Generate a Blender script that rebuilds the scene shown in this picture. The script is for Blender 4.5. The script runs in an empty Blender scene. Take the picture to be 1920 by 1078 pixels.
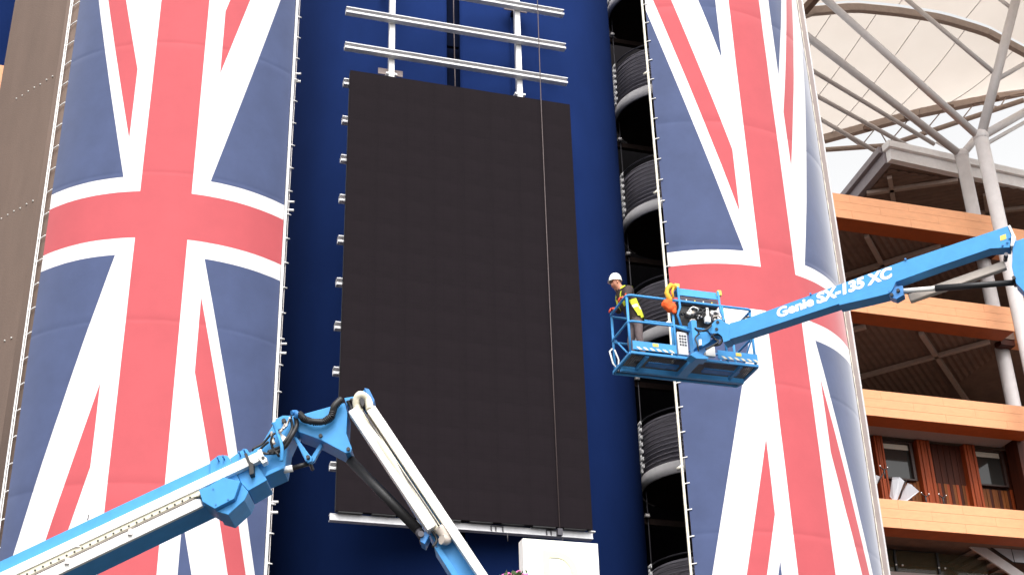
import bpy, bmesh, math, random
from mathutils import Vector, Matrix

random.seed(7)
S = bpy.context.scene
COL = S.collection

# ---------------------------------------------------------------- camera
YAW, PITCH, ROLL = math.radians(17.6), math.radians(28.23), math.radians(-1.672)
fwd = Vector((math.sin(YAW) * math.cos(PITCH), math.cos(YAW) * math.cos(PITCH), math.sin(PITCH)))
rgt = Vector((math.cos(YAW), -math.sin(YAW), 0))
upv = rgt.cross(fwd)
r2 = math.cos(ROLL) * rgt + math.sin(ROLL) * upv
u2 = -math.sin(ROLL) * rgt + math.cos(ROLL) * upv
cd = bpy.data.cameras.new('camera')
cam = bpy.data.objects.new('camera', cd)
COL.objects.link(cam)
M3 = Matrix((r2, u2, -fwd)).transposed()
cam.matrix_world = Matrix.Translation((0, 0, 1.6)) @ M3.to_4x4()
cd.sensor_fit = 'HORIZONTAL'
cd.sensor_width = 36
cd.lens = 2727 / 1920 * 36
cd.clip_end = 2000
S.camera = cam

# ---------------------------------------------------------------- sky, sun, exposure
SUN_EL, SUN_AZ = math.radians(50), math.radians(190)      # azimuth clockwise from +Y
W = bpy.data.worlds.new('World')
S.world = W
W.use_nodes = True
nt = W.node_tree
nt.nodes.clear()
sky = nt.nodes.new('ShaderNodeTexSky')
sky.sky_type = 'NISHITA'
sky.sun_disc = False
sky.sun_elevation = SUN_EL
sky.sun_rotation = SUN_AZ
sky.dust_density = 4.0
sky.air_density = 1.0
hs = nt.nodes.new('ShaderNodeHueSaturation')
hs.inputs['Saturation'].default_value = 0.03
hs.inputs['Value'].default_value = 2.2
bgn = nt.nodes.new('ShaderNodeBackground')
bgn.inputs['Strength'].default_value = 0.15
out = nt.nodes.new('ShaderNodeOutputWorld')
nt.links.new(sky.outputs[0], hs.inputs['Color'])
nt.links.new(hs.outputs[0], bgn.inputs['Color'])
nt.links.new(bgn.outputs[0], out.inputs['Surface'])
sd = bpy.data.lights.new('sun', 'SUN')
sd.energy = 0.8
sd.angle = math.radians(22)
sd.color = (1.0, 0.95, 0.88)
sun = bpy.data.objects.new('sun', sd)
COL.objects.link(sun)
sdir = Vector((math.sin(SUN_AZ) * math.cos(SUN_EL), math.cos(SUN_AZ) * math.cos(SUN_EL), math.sin(SUN_EL)))
sun.rotation_euler = sdir.to_track_quat('Z', 'Y').to_euler()
sun.location = (-10, -20, 60)
vs = S.view_settings
vs.view_transform = 'Standard'
vs.look = 'None'
vs.exposure = 0.15
vs.gamma = 1
vs.use_curve_mapping = False
S.cycles.max_bounces = 8
S.cycles.transparent_max_bounces = 8

# ---------------------------------------------------------------- materials
def mat(name, base, rough=0.5, metal=0.0, spec=0.5, var=0.12, scale=6.0, bump=0.0, bscale=60.0, streak=0.0, coat=0.0, sheen=0.0):
    m = bpy.data.materials.new(name)
    m.use_nodes = True
    t = m.node_tree
    b = t.nodes['Principled BSDF']
    b.inputs['Roughness'].default_value = rough
    b.inputs['Metallic'].default_value = metal
    b.inputs['Specular IOR Level'].default_value = spec
    b.inputs['Coat Weight'].default_value = coat
    if sheen:
        b.inputs['Sheen Weight'].default_value = sheen
        b.inputs['Sheen Roughness'].default_value = 0.35
    tc = t.nodes.new('ShaderNodeTexCoord')
    n = t.nodes.new('ShaderNodeTexNoise')
    n.inputs['Scale'].default_value = scale
    n.inputs['Detail'].default_value = 6
    n.inputs['Roughness'].default_value = 0.65
    src = tc.outputs['Object']
    if streak:
        mp = t.nodes.new('ShaderNodeMapping')
        mp.inputs['Scale'].default_value = (1, 1, streak)
        t.links.new(src, mp.inputs[0])
        t.links.new(mp.outputs[0], n.inputs['Vector'])
    else:
        t.links.new(src, n.inputs['Vector'])
    cr = t.nodes.new('ShaderNodeValToRGB')
    cr.color_ramp.elements[0].position = 0.3
    cr.color_ramp.elements[1].position = 0.7
    cr.color_ramp.elements[0].color = (*[c * (1 - var) for c in base], 1)
    cr.color_ramp.elements[1].color = (*[min(1, c * (1 + var)) for c in base], 1)
    t.links.new(n.outputs['Fac'], cr.inputs[0])
    t.links.new(cr.outputs[0], b.inputs['Base Color'])
    if bump:
        n2 = t.nodes.new('ShaderNodeTexNoise')
        n2.inputs['Scale'].default_value = bscale
        n2.inputs['Detail'].default_value = 3
        t.links.new(src, n2.inputs['Vector'])
        bp = t.nodes.new('ShaderNodeBump')
        bp.inputs['Strength'].default_value = bump
        bp.inputs['Distance'].default_value = 0.02
        t.links.new(n2.outputs['Fac'], bp.inputs['Height'])
        t.links.new(bp.outputs[0], b.inputs['Normal'])
    return m

M = {}
M['red'] = mat('printed_red_vinyl', (0.47, 0.080, 0.092), 0.75, spec=0.3, sheen=0.6, var=0.05, scale=1.2, bump=0.06, bscale=7)
M['white'] = mat('printed_white_vinyl', (0.74, 0.71, 0.71), 0.75, spec=0.3, sheen=0.6, var=0.03, scale=1.2, bump=0.06, bscale=7)
M['blue'] = mat('printed_blue_vinyl', (0.054, 0.074, 0.160), 0.75, spec=0.3, sheen=1.0, var=0.10, scale=1.4, bump=0.06, bscale=7)
M['brown'] = mat('brown_render', (0.155, 0.108, 0.085), 0.75, spec=0.35, var=0.09, scale=1.5, bump=0.25, bscale=25, streak=0.25)
M['navy'] = mat('navy_wall_paint', (0.0074, 0.0200, 0.086), 0.95, spec=0.04, var=0.10, scale=0.8, bump=0.08, bscale=16, streak=0.5)
M['navyd'] = mat('shaded_navy', (0.0025, 0.005, 0.017), 0.9, spec=0.03, var=0.1)  # wall navy darkened, so the slot's shade sits in the colour
M['black'] = mat('black_rubber', (0.012, 0.011, 0.012), 0.5, var=0.3, scale=30)
M['void'] = mat('shaded_stair_black', (0.004, 0.003, 0.004), 0.9, spec=0.1, var=0.2)  # shade of the enclosed stair put into a near-black colour
M['soff'] = mat('dark_brown_soffit', (0.20, 0.135, 0.105), 0.8, spec=0.2, var=0.15, scale=2)
M['rib'] = mat('brown_painted_rib', (0.40, 0.31, 0.26), 0.6, var=0.1)
M['pale'] = mat('pale_ceiling_board', (0.32, 0.26, 0.24), 0.7, var=0.05)
M['galv'] = mat('galvanised_steel', (0.62, 0.61, 0.62), 0.42, metal=0.15, var=0.08, scale=9)
M['wsteel'] = mat('white_painted_steel', (0.82, 0.80, 0.78), 0.4, var=0.04, scale=5)
M['cream'] = mat('cream_painted_tube', (0.80, 0.74, 0.62), 0.4, var=0.06)
M['gsteel'] = mat('grey_painted_steel', (0.58, 0.54, 0.53), 0.42, var=0.07, scale=3)
M['dsteel'] = mat('dark_grey_bars', (0.065, 0.06, 0.07), 0.45, metal=0.3, var=0.15)
M['fascia'] = mat('grey_fascia_metal', (0.60, 0.57, 0.57), 0.5, spec=0.2, var=0.08, scale=5)
M['flash'] = mat('pale_roof_edge_metal', (0.86, 0.84, 0.83), 0.5, var=0.06)
M['lift'] = mat('sky_blue_lift_paint', (0.062, 0.285, 0.60), 0.42, spec=0.22, var=0.07, scale=5, bump=0.03, bscale=30)
M['liftd'] = mat('dark_blue_lift_paint', (0.024, 0.17, 0.44), 0.45, var=0.22, scale=10)  # darker, more mottled blue for bolts, lugs and plates
M['tray'] = mat('white_cable_tray', (0.84, 0.82, 0.78), 0.45, var=0.05, scale=8)
M['trayc'] = mat('cream_cable_carrier', (0.72, 0.67, 0.52), 0.55, var=0.08, scale=12)
M['beige'] = mat('beige_tube_paint', (0.52, 0.45, 0.39), 0.5, var=0.1)
M['chrome'] = mat('chromed_rod', (0.8, 0.8, 0.8), 0.18, metal=1.0, var=0.03)
M['orange'] = mat('copper_orange_cladding', (0.80, 0.375, 0.19), 0.55, spec=0.3, var=0.07, scale=2.5, streak=3)
M['oranged'] = mat('shaded_orange_soffit', (0.40, 0.085, 0.012), 0.6, var=0.12, scale=3)  # deeper copy of the cladding orange, with underside shade in it
M['wood1'] = mat('red_brown_timber', (0.055, 0.013, 0.006), 0.55, spec=0.2, var=0.4, scale=7, streak=0.08)
M['wood2'] = mat('bright_red_timber', (0.25, 0.046, 0.012), 0.5, spec=0.2, var=0.35, scale=8, streak=0.08)
M['wood3'] = mat('honey_brown_timber', (0.17, 0.052, 0.012), 0.5, spec=0.2, var=0.4, scale=8, streak=0.08)
M['blind'] = mat('cream_roller_blind', (0.55, 0.50, 0.42), 0.7, var=0.05)
M['grout'] = mat('dark_window_frame', (0.03, 0.012, 0.008), 0.5, var=0.1)
M['ledcase'] = mat('black_screen_casing', (0.010, 0.009, 0.010), 0.6, var=0.1)
M['hivis'] = mat('yellow_hi_vis_cloth', (0.66, 0.72, 0.03), 0.75, var=0.12, scale=14, bump=0.4, bscale=30)
M['jacket'] = mat('dark_brown_jacket_cloth', (0.045, 0.028, 0.026), 0.85, var=0.2, scale=12, bump=0.4, bscale=40)
M['trouser'] = mat('pinkish_grey_trouser_cloth', (0.14, 0.105, 0.105), 0.85, var=0.2, scale=12, bump=0.4, bscale=40)
M['skin'] = mat('skin', (0.50, 0.21, 0.13), 0.55, var=0.08)
M['glove'] = mat('red_work_glove', (0.62, 0.07, 0.03), 0.7, var=0.15, scale=30)
M['hat'] = mat('white_hard_hat', (0.86, 0.85, 0.80), 0.3, var=0.02)
M['oj'] = mat('orange_cloth', (0.85, 0.11, 0.015), 0.8, var=0.18, scale=20, bump=0.6, bscale=25)
M['yj'] = mat('yellow_strap_cloth', (0.80, 0.42, 0.03), 0.7, var=0.15, scale=20)
M['ytag'] = mat('yellow_sticker', (0.80, 0.56, 0.10), 0.5, var=0.05)
M['cstripe'] = mat('cream_hazard_stripe', (0.72, 0.66, 0.50), 0.5, var=0.08)
M['panelg'] = mat('grey_control_panel', (0.075, 0.065, 0.085), 0.5, var=0.1)
M['sign'] = mat('white_sign_panel', (0.86, 0.84, 0.80), 0.4, var=0.02)
M['letter'] = mat('pale_yellow_letter', (0.84, 0.80, 0.46), 0.5, var=0.03)
M['pink'] = mat('pink_petal', (0.72, 0.13, 0.38), 0.6, var=0.2, scale=40)
M['leaf'] = mat('green_leaf', (0.05, 0.10, 0.025), 0.6, var=0.25, scale=30)
M['basketb'] = mat('brown_basket_coir', (0.12, 0.07, 0.035), 0.9, var=0.3, scale=40)
M['pave'] = mat('grey_paving', (0.05, 0.048, 0.045), 0.9, var=0.1, scale=0.4)
M['cable'] = mat('grey_brown_cable', (0.10, 0.072, 0.07), 0.6, var=0.1)
M['plate'] = mat('brown_primer_plate', (0.26, 0.20, 0.19), 0.6, var=0.15, scale=12)
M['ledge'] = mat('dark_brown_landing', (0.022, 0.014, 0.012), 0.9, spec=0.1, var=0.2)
M['greige'] = mat('greyish_render', (0.34, 0.28, 0.26), 0.75, spec=0.3, var=0.08, scale=2)
M['perf'] = mat('perforated_dark_screen', (0.22, 0.20, 0.23), 0.6, var=0.1)
M['barg'] = mat('grey_barrier_bars', (0.16, 0.15, 0.17), 0.5, var=0.1)
M['galvd'] = mat('purple_grey_roof_edge', (0.27, 0.235, 0.25), 0.5, var=0.08)
M['stud'] = mat('white_stud', (0.50, 0.48, 0.45), 0.5, var=0.03)

# membrane: cream woven fabric that lets daylight through
m = bpy.data.materials.new('cream_membrane_fabric')
m.use_nodes = True
t = m.node_tree
b = t.nodes['Principled BSDF']
b.inputs['Roughness'].default_value = 0.8
tr = t.nodes.new('ShaderNodeBsdfTranslucent')
mx = t.nodes.new('ShaderNodeMixShader')
mx.inputs[0].default_value = 0.45
nz = t.nodes.new('ShaderNodeTexNoise')
nz.inputs['Scale'].default_value = 0.6
nz.inputs['Detail'].default_value = 5
tc = t.nodes.new('ShaderNodeTexCoord')
cr = t.nodes.new('ShaderNodeValToRGB')
cr.color_ramp.elements[0].color = (0.72, 0.64, 0.57, 1)
cr.color_ramp.elements[1].color = (0.80, 0.73, 0.66, 1)
t.links.new(tc.outputs['Object'], nz.inputs['Vector'])
t.links.new(nz.outputs['Fac'], cr.inputs[0])
t.links.new(cr.outputs[0], b.inputs['Base Color'])
t.links.new(cr.outputs[0], tr.inputs['Color'])
t.links.new(b.outputs[0], mx.inputs[1])
t.links.new(tr.outputs[0], mx.inputs[2])
t.links.new(mx.outputs[0], t.nodes['Material Output'].inputs['Surface'])
M['membrane'] = m

# LED cabinets: near-black with the fine grid of pixel modules
m = mat('led_cabinet_face', (0.0118, 0.0084, 0.0102), 0.85, spec=0.08, var=0.10, scale=2.0)
t = m.node_tree
b = t.nodes['Principled BSDF']
bk = t.nodes.new('ShaderNodeTexBrick')
bk.offset = 0
bk.inputs['Scale'].default_value = 1
bk.inputs['Brick Width'].default_value = 0.1922
bk.inputs['Row Height'].default_value = 0.1922
bk.inputs['Mortar Size'].default_value = 0.006
bk.inputs['Color1'].default_value = (1, 1, 1, 1)
bk.inputs['Color2'].default_value = (0.985, 0.985, 0.99, 1)
bk.inputs['Mortar'].default_value = (0.86, 0.84, 0.9, 1)
tc = t.nodes.new('ShaderNodeTexCoord')
sp = t.nodes.new('ShaderNodeSeparateXYZ')
cb = t.nodes.new('ShaderNodeCombineXYZ')
t.links.new(tc.outputs['Object'], sp.inputs[0])
t.links.new(sp.outputs[0], cb.inputs[0])
t.links.new(sp.outputs[2], cb.inputs[1])
t.links.new(cb.outputs[0], bk.inputs['Vector'])
mu = t.nodes.new('ShaderNodeMixRGB')
mu.blend_type = 'MULTIPLY'
mu.inputs[0].default_value = 1
l = b.inputs['Base Color'].links[0]
src = l.from_socket
t.links.new(src, mu.inputs[1])
t.links.new(bk.outputs['Color'], mu.inputs[2])
t.links.new(mu.outputs[0], b.inputs['Base Color'])
M['led'] = m

# glass
def glass(name, col, rough, alpha):
    m = bpy.data.materials.new(name)
    m.use_nodes = True
    t = m.node_tree
    b = t.nodes['Principled BSDF']
    b.inputs['Roughness'].default_value = rough
    b.inputs['Alpha'].default_value = alpha
    nz = t.nodes.new('ShaderNodeTexNoise')
    nz.inputs['Scale'].default_value = 0.8
    cr = t.nodes.new('ShaderNodeValToRGB')
    cr.color_ramp.elements[0].color = (*[c * 0.8 for c in col], 1)
    cr.color_ramp.elements[1].color = (*col, 1)
    t.links.new(nz.outputs['Fac'], cr.inputs[0])
    t.links.new(cr.outputs[0], b.inputs['Base Color'])
    return m
M['winglass'] = glass('dark_window_glass', (0.035, 0.033, 0.030), 0.06, 1.0)
M['balglass'] = glass('clear_balustrade_glass', (0.10, 0.085, 0.05), 0.05, 0.35)
M['paleglass'] = glass('pale_glass', (0.62, 0.63, 0.67), 0.25, 1.0)  # pale tone; on the balustrade it stands in for reflected sky
# ---------------------------------------------------------------- mesh helpers
class MB:
    def __init__(s):
        s.v, s.f, s.m, s.sm = [], [], [], []
    def add(s, vs, fs, mi=0, smooth=False):
        o = len(s.v)
        s.v += [tuple(v) for v in vs]
        for f in fs:
            s.f.append([i + o for i in f])
            s.m.append(mi)
            s.sm.append(smooth)
        return s
    def box(s, x0, x1, y0, y1, z0, z1, mi=0):
        vs = [(x, y, z) for z in (z0, z1) for y in (y0, y1) for x in (x0, x1)]
        return s.add(vs, [(0, 2, 3, 1), (4, 5, 7, 6), (0, 1, 5, 4), (2, 6, 7, 3), (0, 4, 6, 2), (1, 3, 7, 5)], mi)
    def beam(s, p, q, w, h, up=(0, 0, 1), mi=0):
        p, q = Vector(p), Vector(q)
        d = (q - p).normalized()
        a = d.cross(Vector(up))
        if a.length < 1e-4:
            a = d.cross(Vector((1, 0, 0)))
        a.normalize()
        c = a.cross(d).normalized()
        vs = []
        for e in (p, q):
            for i, j in ((-1, -1), (1, -1), (1, 1), (-1, 1)):
                vs.append(e + a * (w / 2 * i) + c * (h / 2 * j))
        return s.add(vs, [(0, 1, 2, 3), (7, 6, 5, 4), (0, 4, 5, 1), (1, 5, 6, 2), (2, 6, 7, 3), (3, 7, 4, 0)], mi)
    def path(s, pts, r, n=10, mi=0, closed=False):
        pts = [Vector(p) for p in pts]
        k = len(pts)
        rs = r if isinstance(r, (list, tuple)) else [r] * k
        vs = []
        prev = None
        for i, p in enumerate(pts):
            if closed:
                d = pts[(i + 1) % k] - pts[i - 1]
            else:
                d = pts[min(i + 1, k - 1)] - pts[max(i - 1, 0)]
            d.normalize()
            if prev is None:
                a = d.orthogonal().normalized()
            else:
                a = prev - d * prev.dot(d)
                a = a.normalized() if a.length > 1e-5 else d.orthogonal().normalized()
            prev = a
            c = d.cross(a)
            for j in range(n):
                g = 2 * math.pi * j / n
                vs.append(p + (a * math.cos(g) + c * math.sin(g)) * rs[i])
        fs = []
        for i in range(k if closed else k - 1):
            i2 = (i + 1) % k
            for j in range(n):
                j2 = (j + 1) % n
                fs.append((i * n + j, i * n + j2, i2 * n + j2, i2 * n + j))
        s.add(vs, fs, mi, True)
        if not closed:
            o = len(s.v) - len(vs)
            s.f += [[o + j for j in range(n)][::-1], [o + (k - 1) * n + j for j in range(n)]]
            s.m += [mi, mi]
            s.sm += [False, False]
        return s
    def tube(s, p, q, r, n=12, mi=0):
        return s.path([p, q], r, n, mi)
    def prism(s, front, off, mi=0):
        off = Vector(off)
        fr = [Vector(p) for p in front]
        k = len(fr)
        vs = fr + [p + off for p in fr]
        fs = [tuple(range(k)), tuple(range(2 * k - 1, k - 1, -1))]
        fs += [(i, i + k, (i + 1) % k + k, (i + 1) % k) for i in range(k)]
        return s.add(vs, fs, mi)
    def arc(s, cx, cy, r0, r1, a0, a1, z0, z1, n=24, mi=0):
        # solid ring sector; angle measured from -Y towards +X
        closed = abs(a1 - a0) >= 2 * math.pi - 1e-6
        k = n if closed else n + 1
        vs = []
        for i in range(k):
            a = a0 + (a1 - a0) * i / n
            for r, z in ((r0, z0), (r1, z0), (r1, z1), (r0, z1)):
                vs.append((cx + r * math.sin(a), cy - r * math.cos(a), z))
        for i in range(n):
            o, o2 = i * 4, ((i + 1) % k) * 4
            for j in range(4):
                j2 = (j + 1) % 4
                s.add([], [])
                s.f.append([len(s.v) + o + j, len(s.v) + o + j2, len(s.v) + o2 + j2, len(s.v) + o2 + j])
                s.m.append(mi)
                s.sm.append(j in (1, 3))
        if not closed:
            s.f += [[len(s.v) + j for j in range(4)], [len(s.v) + n * 4 + j for j in range(4)]]
            s.m += [mi, mi]
            s.sm += [False, False]
        s.v += vs
        return s
    def ball(s, c, r, n=10, m=7, mi=0, sc=(1, 1, 1)):
        vs = []
        for i in range(1, m):
            t_ = math.pi * i / m
            for j in range(n):
                p = 2 * math.pi * j / n
                vs.append((c[0] + r * sc[0] * math.sin(t_) * math.cos(p), c[1] + r * sc[1] * math.sin(t_) * math.sin(p), c[2] + r * sc[2] * math.cos(t_)))
        vs += [(c[0], c[1], c[2] + r * sc[2]), (c[0], c[1], c[2] - r * sc[2])]
        tp, bt = len(vs) - 2, len(vs) - 1
        fs = []
        for i in range(m - 2):
            for j in range(n):
                fs.append((i * n + j, i * n + (j + 1) % n, (i + 1) * n + (j + 1) % n, (i + 1) * n + j))
        for j in range(n):
            fs.append((tp, (j + 1) % n, j))
            fs.append((bt, (m - 2) * n + j, (m - 2) * n + (j + 1) % n))
        return s.add(vs, fs, mi, True)
    def bm(s):
        b = bmesh.new()
        vs = [b.verts.new(v) for v in s.v]
        for f, mi, sm in zip(s.f, s.m, s.sm):
            try:
                fc = b.faces.new([vs[i] for i in f])
            except ValueError:
                continue
            fc.material_index = mi
            fc.smooth = sm
        bmesh.ops.recalc_face_normals(b, faces=b.faces)
        return b

ORG = {}
def setprops(o, label=None, cat=None, group=None, kind=None):
    if label: o['label'] = label
    if cat: o['category'] = cat
    if group: o['group'] = group
    if kind: o['kind'] = kind
def thing(name, base, label, cat, group=None):
    o = bpy.data.objects.new(name, None)
    o.empty_display_size = 0.3
    COL.objects.link(o)
    o.location = base
    ORG[o.name] = Vector(base)
    setprops(o, label, cat, group)
    return o
def build(name, mb, mats, parent=None, label=None, cat=None, group=None, kind=None, bevel=0.0, origin=None):
    b = mb.bm() if isinstance(mb, MB) else mb
    org = ORG[parent.name] if parent else Vector(origin or (0, 0, 0))
    if org.length:
        bmesh.ops.translate(b, verts=b.verts, vec=-org)
    me = bpy.data.meshes.new(name)
    b.to_mesh(me)
    b.free()
    for m_ in (mats if isinstance(mats, (list, tuple)) else [mats]):
        me.materials.append(M[m_])
    o = bpy.data.objects.new(name, me)
    COL.objects.link(o)
    if parent:
        o.parent = parent
    else:
        o.location = org
    ORG[o.name] = org
    setprops(o, label, cat, group, kind)
    if bevel:
        bv = o.modifiers.new('bevel', 'BEVEL')
        bv.width = bevel
        bv.segments = 2
        bv.limit_method = 'ANGLE'
    return o
def dup(o, parent, loc):
    c = o.copy()
    COL.objects.link(c)
    c.parent = parent
    c.location = loc
    ORG[c.name] = ORG[o.name]
    return c
PI = math.pi

# ---------------------------------------------------------------- ground
g = MB()
g.add([(-400, -300, 0), (400, -300, 0), (400, 500, 0), (-400, 500, 0)], [(0, 1, 2, 3)])
build('ground', g, 'pave', kind='structure')

# ---------------------------------------------------------------- left round tower
TLX, TLY, TLR = 1.7601, 35.2447, 4.232
TRX, TRY, TRR = 16.5215, 34.9847, 4.492
def cyl(cx, cy, r, a, z):
    return (cx + r * math.sin(a), cy - r * math.cos(a), z)
tw = thing('round_tower', (TLX, TLY, 0), 'brown rendered round tower carrying the left flag banner', 'tower')
w = MB()
w.arc(TLX, TLY, TLR - 0.34, TLR - 0.045, math.radians(-175), math.radians(33.8), 0, 36, 72)
build('wall', w, 'brown', tw)
b = MB()
wing = [(-1.93, 33.27), (-2.75, 34.40), (-3.48, 35.48), (-3.52, 39.3), (-1.9, 39.3)]
b.prism([(x_, y_, 0.0) for x_, y_ in wing], (0, 0, 36))
build('wing_wall', b, 'brown', tw)
st = None
for zz, off in ((25.11, 0.0), (21.25, 0.03), (17.4, 0.06), (13.5, 0.0), (29.0, 0.0)):
    for k in range(7):
        if off and k == 6:
            continue
        f_ = (k + off * 4) * 0.265
        p = Vector((-2.03 - 0.573 * f_, 33.385 + 0.815 * f_, zz + 0.012 * math.sin(k * 2.3)))
        if st is None:
            sb = MB()
            sb.ball(p, 0.026, 8, 5)
            st = build('stud', sb, 'stud', tw)
            p0 = p.copy()
        else:
            dup(st, tw, p - p0)

# ---------------------------------------------------------------- flag banners
def banner(name, cx, cy, R_, s0, s1, zc, stripe, white, hr, hw, quads, seams, label):
    root = thing(name, (cx, cy - R_, zc - 13.2), label, 'banner', 'union flag banners on the towers')
    za, zb = zc - 13.2, zc + 13.2
    def grid(a, b_, step, extra):
        k = max(1, round((b_ - a) / step))
        v = [a + (b_ - a) * i / k for i in range(k + 1)]
        for e in extra:
            v = [x for x in v if abs(x - e) > step * 0.25 or x in (a, b_)]
        return sorted(v + [e for e in extra if a < e < b_])
    ss = grid(s0, s1, 0.2, [stripe[0], stripe[1], white[0], white[1]])
    ex = [hr[0], hr[1], hw[0], hw[1]]
    for q in seams:
        ex += [q - 0.035, q, q + 0.035]
    zs = grid(za, zb, 0.33, ex)
    b = bmesh.new()
    gv = [[b.verts.new((s_, z_, 0)) for s_ in ss] for z_ in zs]
    for i in range(len(zs) - 1):
        for j in range(len(ss) - 1):
            b.faces.new((gv[i][j], gv[i][j + 1], gv[i + 1][j + 1], gv[i + 1][j]))
    sc_ = (stripe[0] + stripe[1]) / 2
    for (sx, sz), (m_, o_, ra, rb, inn) in quads.items():
        for c_ in (o_, ra, rb, inn):
            fs = [f for f in b.faces if (f.calc_center_median().x - sc_) * sx > 0 and (f.calc_center_median().y - zc) * sz > 0]
            geom = fs + list({e for f in fs for e in f.edges}) + list({v for f in fs for v in f.verts})
            # |dz| = m |ds| + c
            p = Vector((sc_, zc + sz * c_, 0))
            d = Vector((sx, sz * m_, 0)).normalized()
            bmesh.ops.bisect_plane(b, geom=geom, dist=1e-5, plane_co=p, plane_no=Vector((-d.y, d.x, 0)))
    for f in b.faces:
        c = f.calc_center_median()
        ds, dz = c.x - sc_, c.y - zc
        if stripe[0] < c.x < stripe[1] or hr[0] < c.y < hr[1]:
            mi = 0
        elif white[0] < c.x < white[1] or hw[0] < c.y < hw[1]:
            mi = 1
        else:
            m_, o_, ra, rb, inn = quads[(1 if ds > 0 else -1, 1 if dz > 0 else -1)]
            v = abs(dz) - m_ * abs(ds)
            mi = 2 if (v < o_ or v > inn) else (0 if ra <= v <= rb else 1)
        f.material_index = mi
        f.smooth = True
    from mathutils import noise
    for v in b.verts:
        s_, z_ = v.co.x, v.co.y
        r = R_ + 0.012 * noise.noise(Vector((s_ * 0.8, z_ * 0.5, cx))) + 0.006 * noise.noise(Vector((s_ * 3, z_ * 1.2, cx)))
        for q in seams:
            d = abs(z_ - q)
            if d < 0.02:
                r -= 0.004
            elif d < 0.9:
                r += 0.004 * (1 - d / 0.9) * (0.6 + 0.8 * noise.noise(Vector((s_ * 2.5, q, 3))))
        a = s_ / R_
        v.co = cyl(cx, cy, r, a, z_)
    build('fabric', b, ['red', 'white', 'blue'], root)
    return root

Lb = banner('flag_banner', TLX, TLY, TLR, -3.85, 2.43, 19.95, (-1.28, -0.05), (-1.705, 0.39), (19.30, 20.60), (18.85, 21.03),
            {(-1, 1): (4.2, -3.4, -2.17, -0.03, 3.45), (1, 1): (4.1, -3.2, 0.03, 2.05, 3.4),
             (-1, -1): (4.25, -3.36, 0.0, 2.04, 3.5), (1, -1): (4.15, -3.29, -2.25, -0.3, 3.2)},
            (9.1, 13.1, 17.1, 21.15, 25.1, 29.1), 'tall union flag banner on the brown tower left of the black screen')
Rb = banner('flag_banner', TRX, TRY, TRR, -2.38, 3.93, 19.66, (0.15, 1.28), (-0.285, 1.71), (19.0, 20.32), (18.46, 20.75),
            {(-1, 1): (3.94, -2.9, -1.62, 0.4, 3.55), (1, 1): (4.4, -3.3, -0.1, 1.8, 3.1),
             (-1, -1): (4.05, -3.1, 0.25, 2.25, 3.4), (1, -1): (4.9, -3.7, -2.57, -0.5, 3.0)},
            (8.8, 12.9, 16.9, 20.9, 24.9, 29.0), 'tall union flag banner right of the open stair, behind the basket lift')

def edge_tube(root, cx, cy, f, z0, z1, r, m_, name='edge_tube', n=8):
    b = MB()
    pts = [f(z0 + (z1 - z0) * i / 12) for i in range(13)]
    b.path(pts, r, n)
    return build(name, b, m_, root)
def ties(root, fa, fb, zs, r, m_, drop=0.04, name='tie'):
    for z in zs:
        b = MB()
        b.tube(fa(z - drop), fb(z), r, 6)
        build(name, b, m_, root)
# left banner: stand-off tube, cable and ladder of ties on its left edge; hooked tube on its right edge
lp = lambda z: cyl(TLX, TLY, TLR + 0.02, (-4.03 - 0.013 * (z - 12)) / TLR, z)
lp2 = lambda z: cyl(TLX, TLY, TLR + 0.03, (-3.935 - 0.013 * (z - 12)) / TLR, z)
le = lambda z: cyl(TLX, TLY, TLR + 0.01, -3.85 / TLR, z)
edge_tube(Lb, TLX, TLY, lp, 6.8, 33.1, 0.022, 'wsteel')
edge_tube(Lb, TLX, TLY, lp2, 6.8, 33.1, 0.013, 'wsteel', 'edge_cable')
ties(Lb, lp, le, [8 + 0.66 * k for k in range(37)], 0.014, 'wsteel')
rp = lambda z: cyl(TLX, TLY, TLR + 0.02, 2.475 / TLR, z)
edge_tube(Lb, TLX, TLY, rp, 6.8, 33.1, 0.04, 'wsteel')
rp3 = lambda z: cyl(TLX, TLY, TLR + 0.0, 2.58 / TLR, z)
edge_tube(Lb, TLX, TLY, rp3, 6.8, 33.1, 0.012, 'gsteel', 'edge_cable')
ties(Lb, rp, lambda z: cyl(TLX, TLY, TLR + 0.06, 2.62 / TLR, z), [8.2 + 0.7 * k for k in range(35)], 0.02, 'wsteel', 0.0, 'hook')
for k in range(6):
    z = 9.15 + 4.02 * k
    b = MB()
    b.tube(cyl(TLX, TLY, TLR - 0.1, 2.5 / TLR, z), cyl(TLX, TLY, TLR + 0.09, 2.68 / TLR, z), 0.03, 8)
    build('clamp', b, 'wsteel', Lb)
    b = MB()
    b.tube(cyl(TLX, TLY, TLR - 0.1, 2.5 / TLR, z - 0.25), cyl(TLX, TLY, TLR + 0.09, 2.68 / TLR, z - 0.25), 0.035, 8)
    build('clamp', b, 'wsteel', Lb)
# right banner: cream pole and short dashes of lashing on its left edge, laced tube on its right edge
sp_ = lambda z: cyl(TRX, TRY, TRR + 0.02, -2.47 / TRR, z)
edge_tube(Rb, TRX, TRY, sp_, 6.5, 32.8, 0.035, 'cream')
ties(Rb, sp_, lambda z: cyl(TRX, TRY, TRR + 0.015, -2.31 / TRR, z), [8.1 + 0.68 * k for k in range(36)], 0.016, 'wsteel', 0.02)
for k in range(6):
    z = 10.6 + 4.02 * k
    b = MB()
    b.tube(cyl(TRX, TRY, TRR - 0.02, -2.6 / TRR, z), cyl(TRX, TRY, TRR + 0.03, -2.44 / TRR, z + 0.05), 0.045, 8)
    build('clamp', b, 'cream', Rb)
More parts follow.
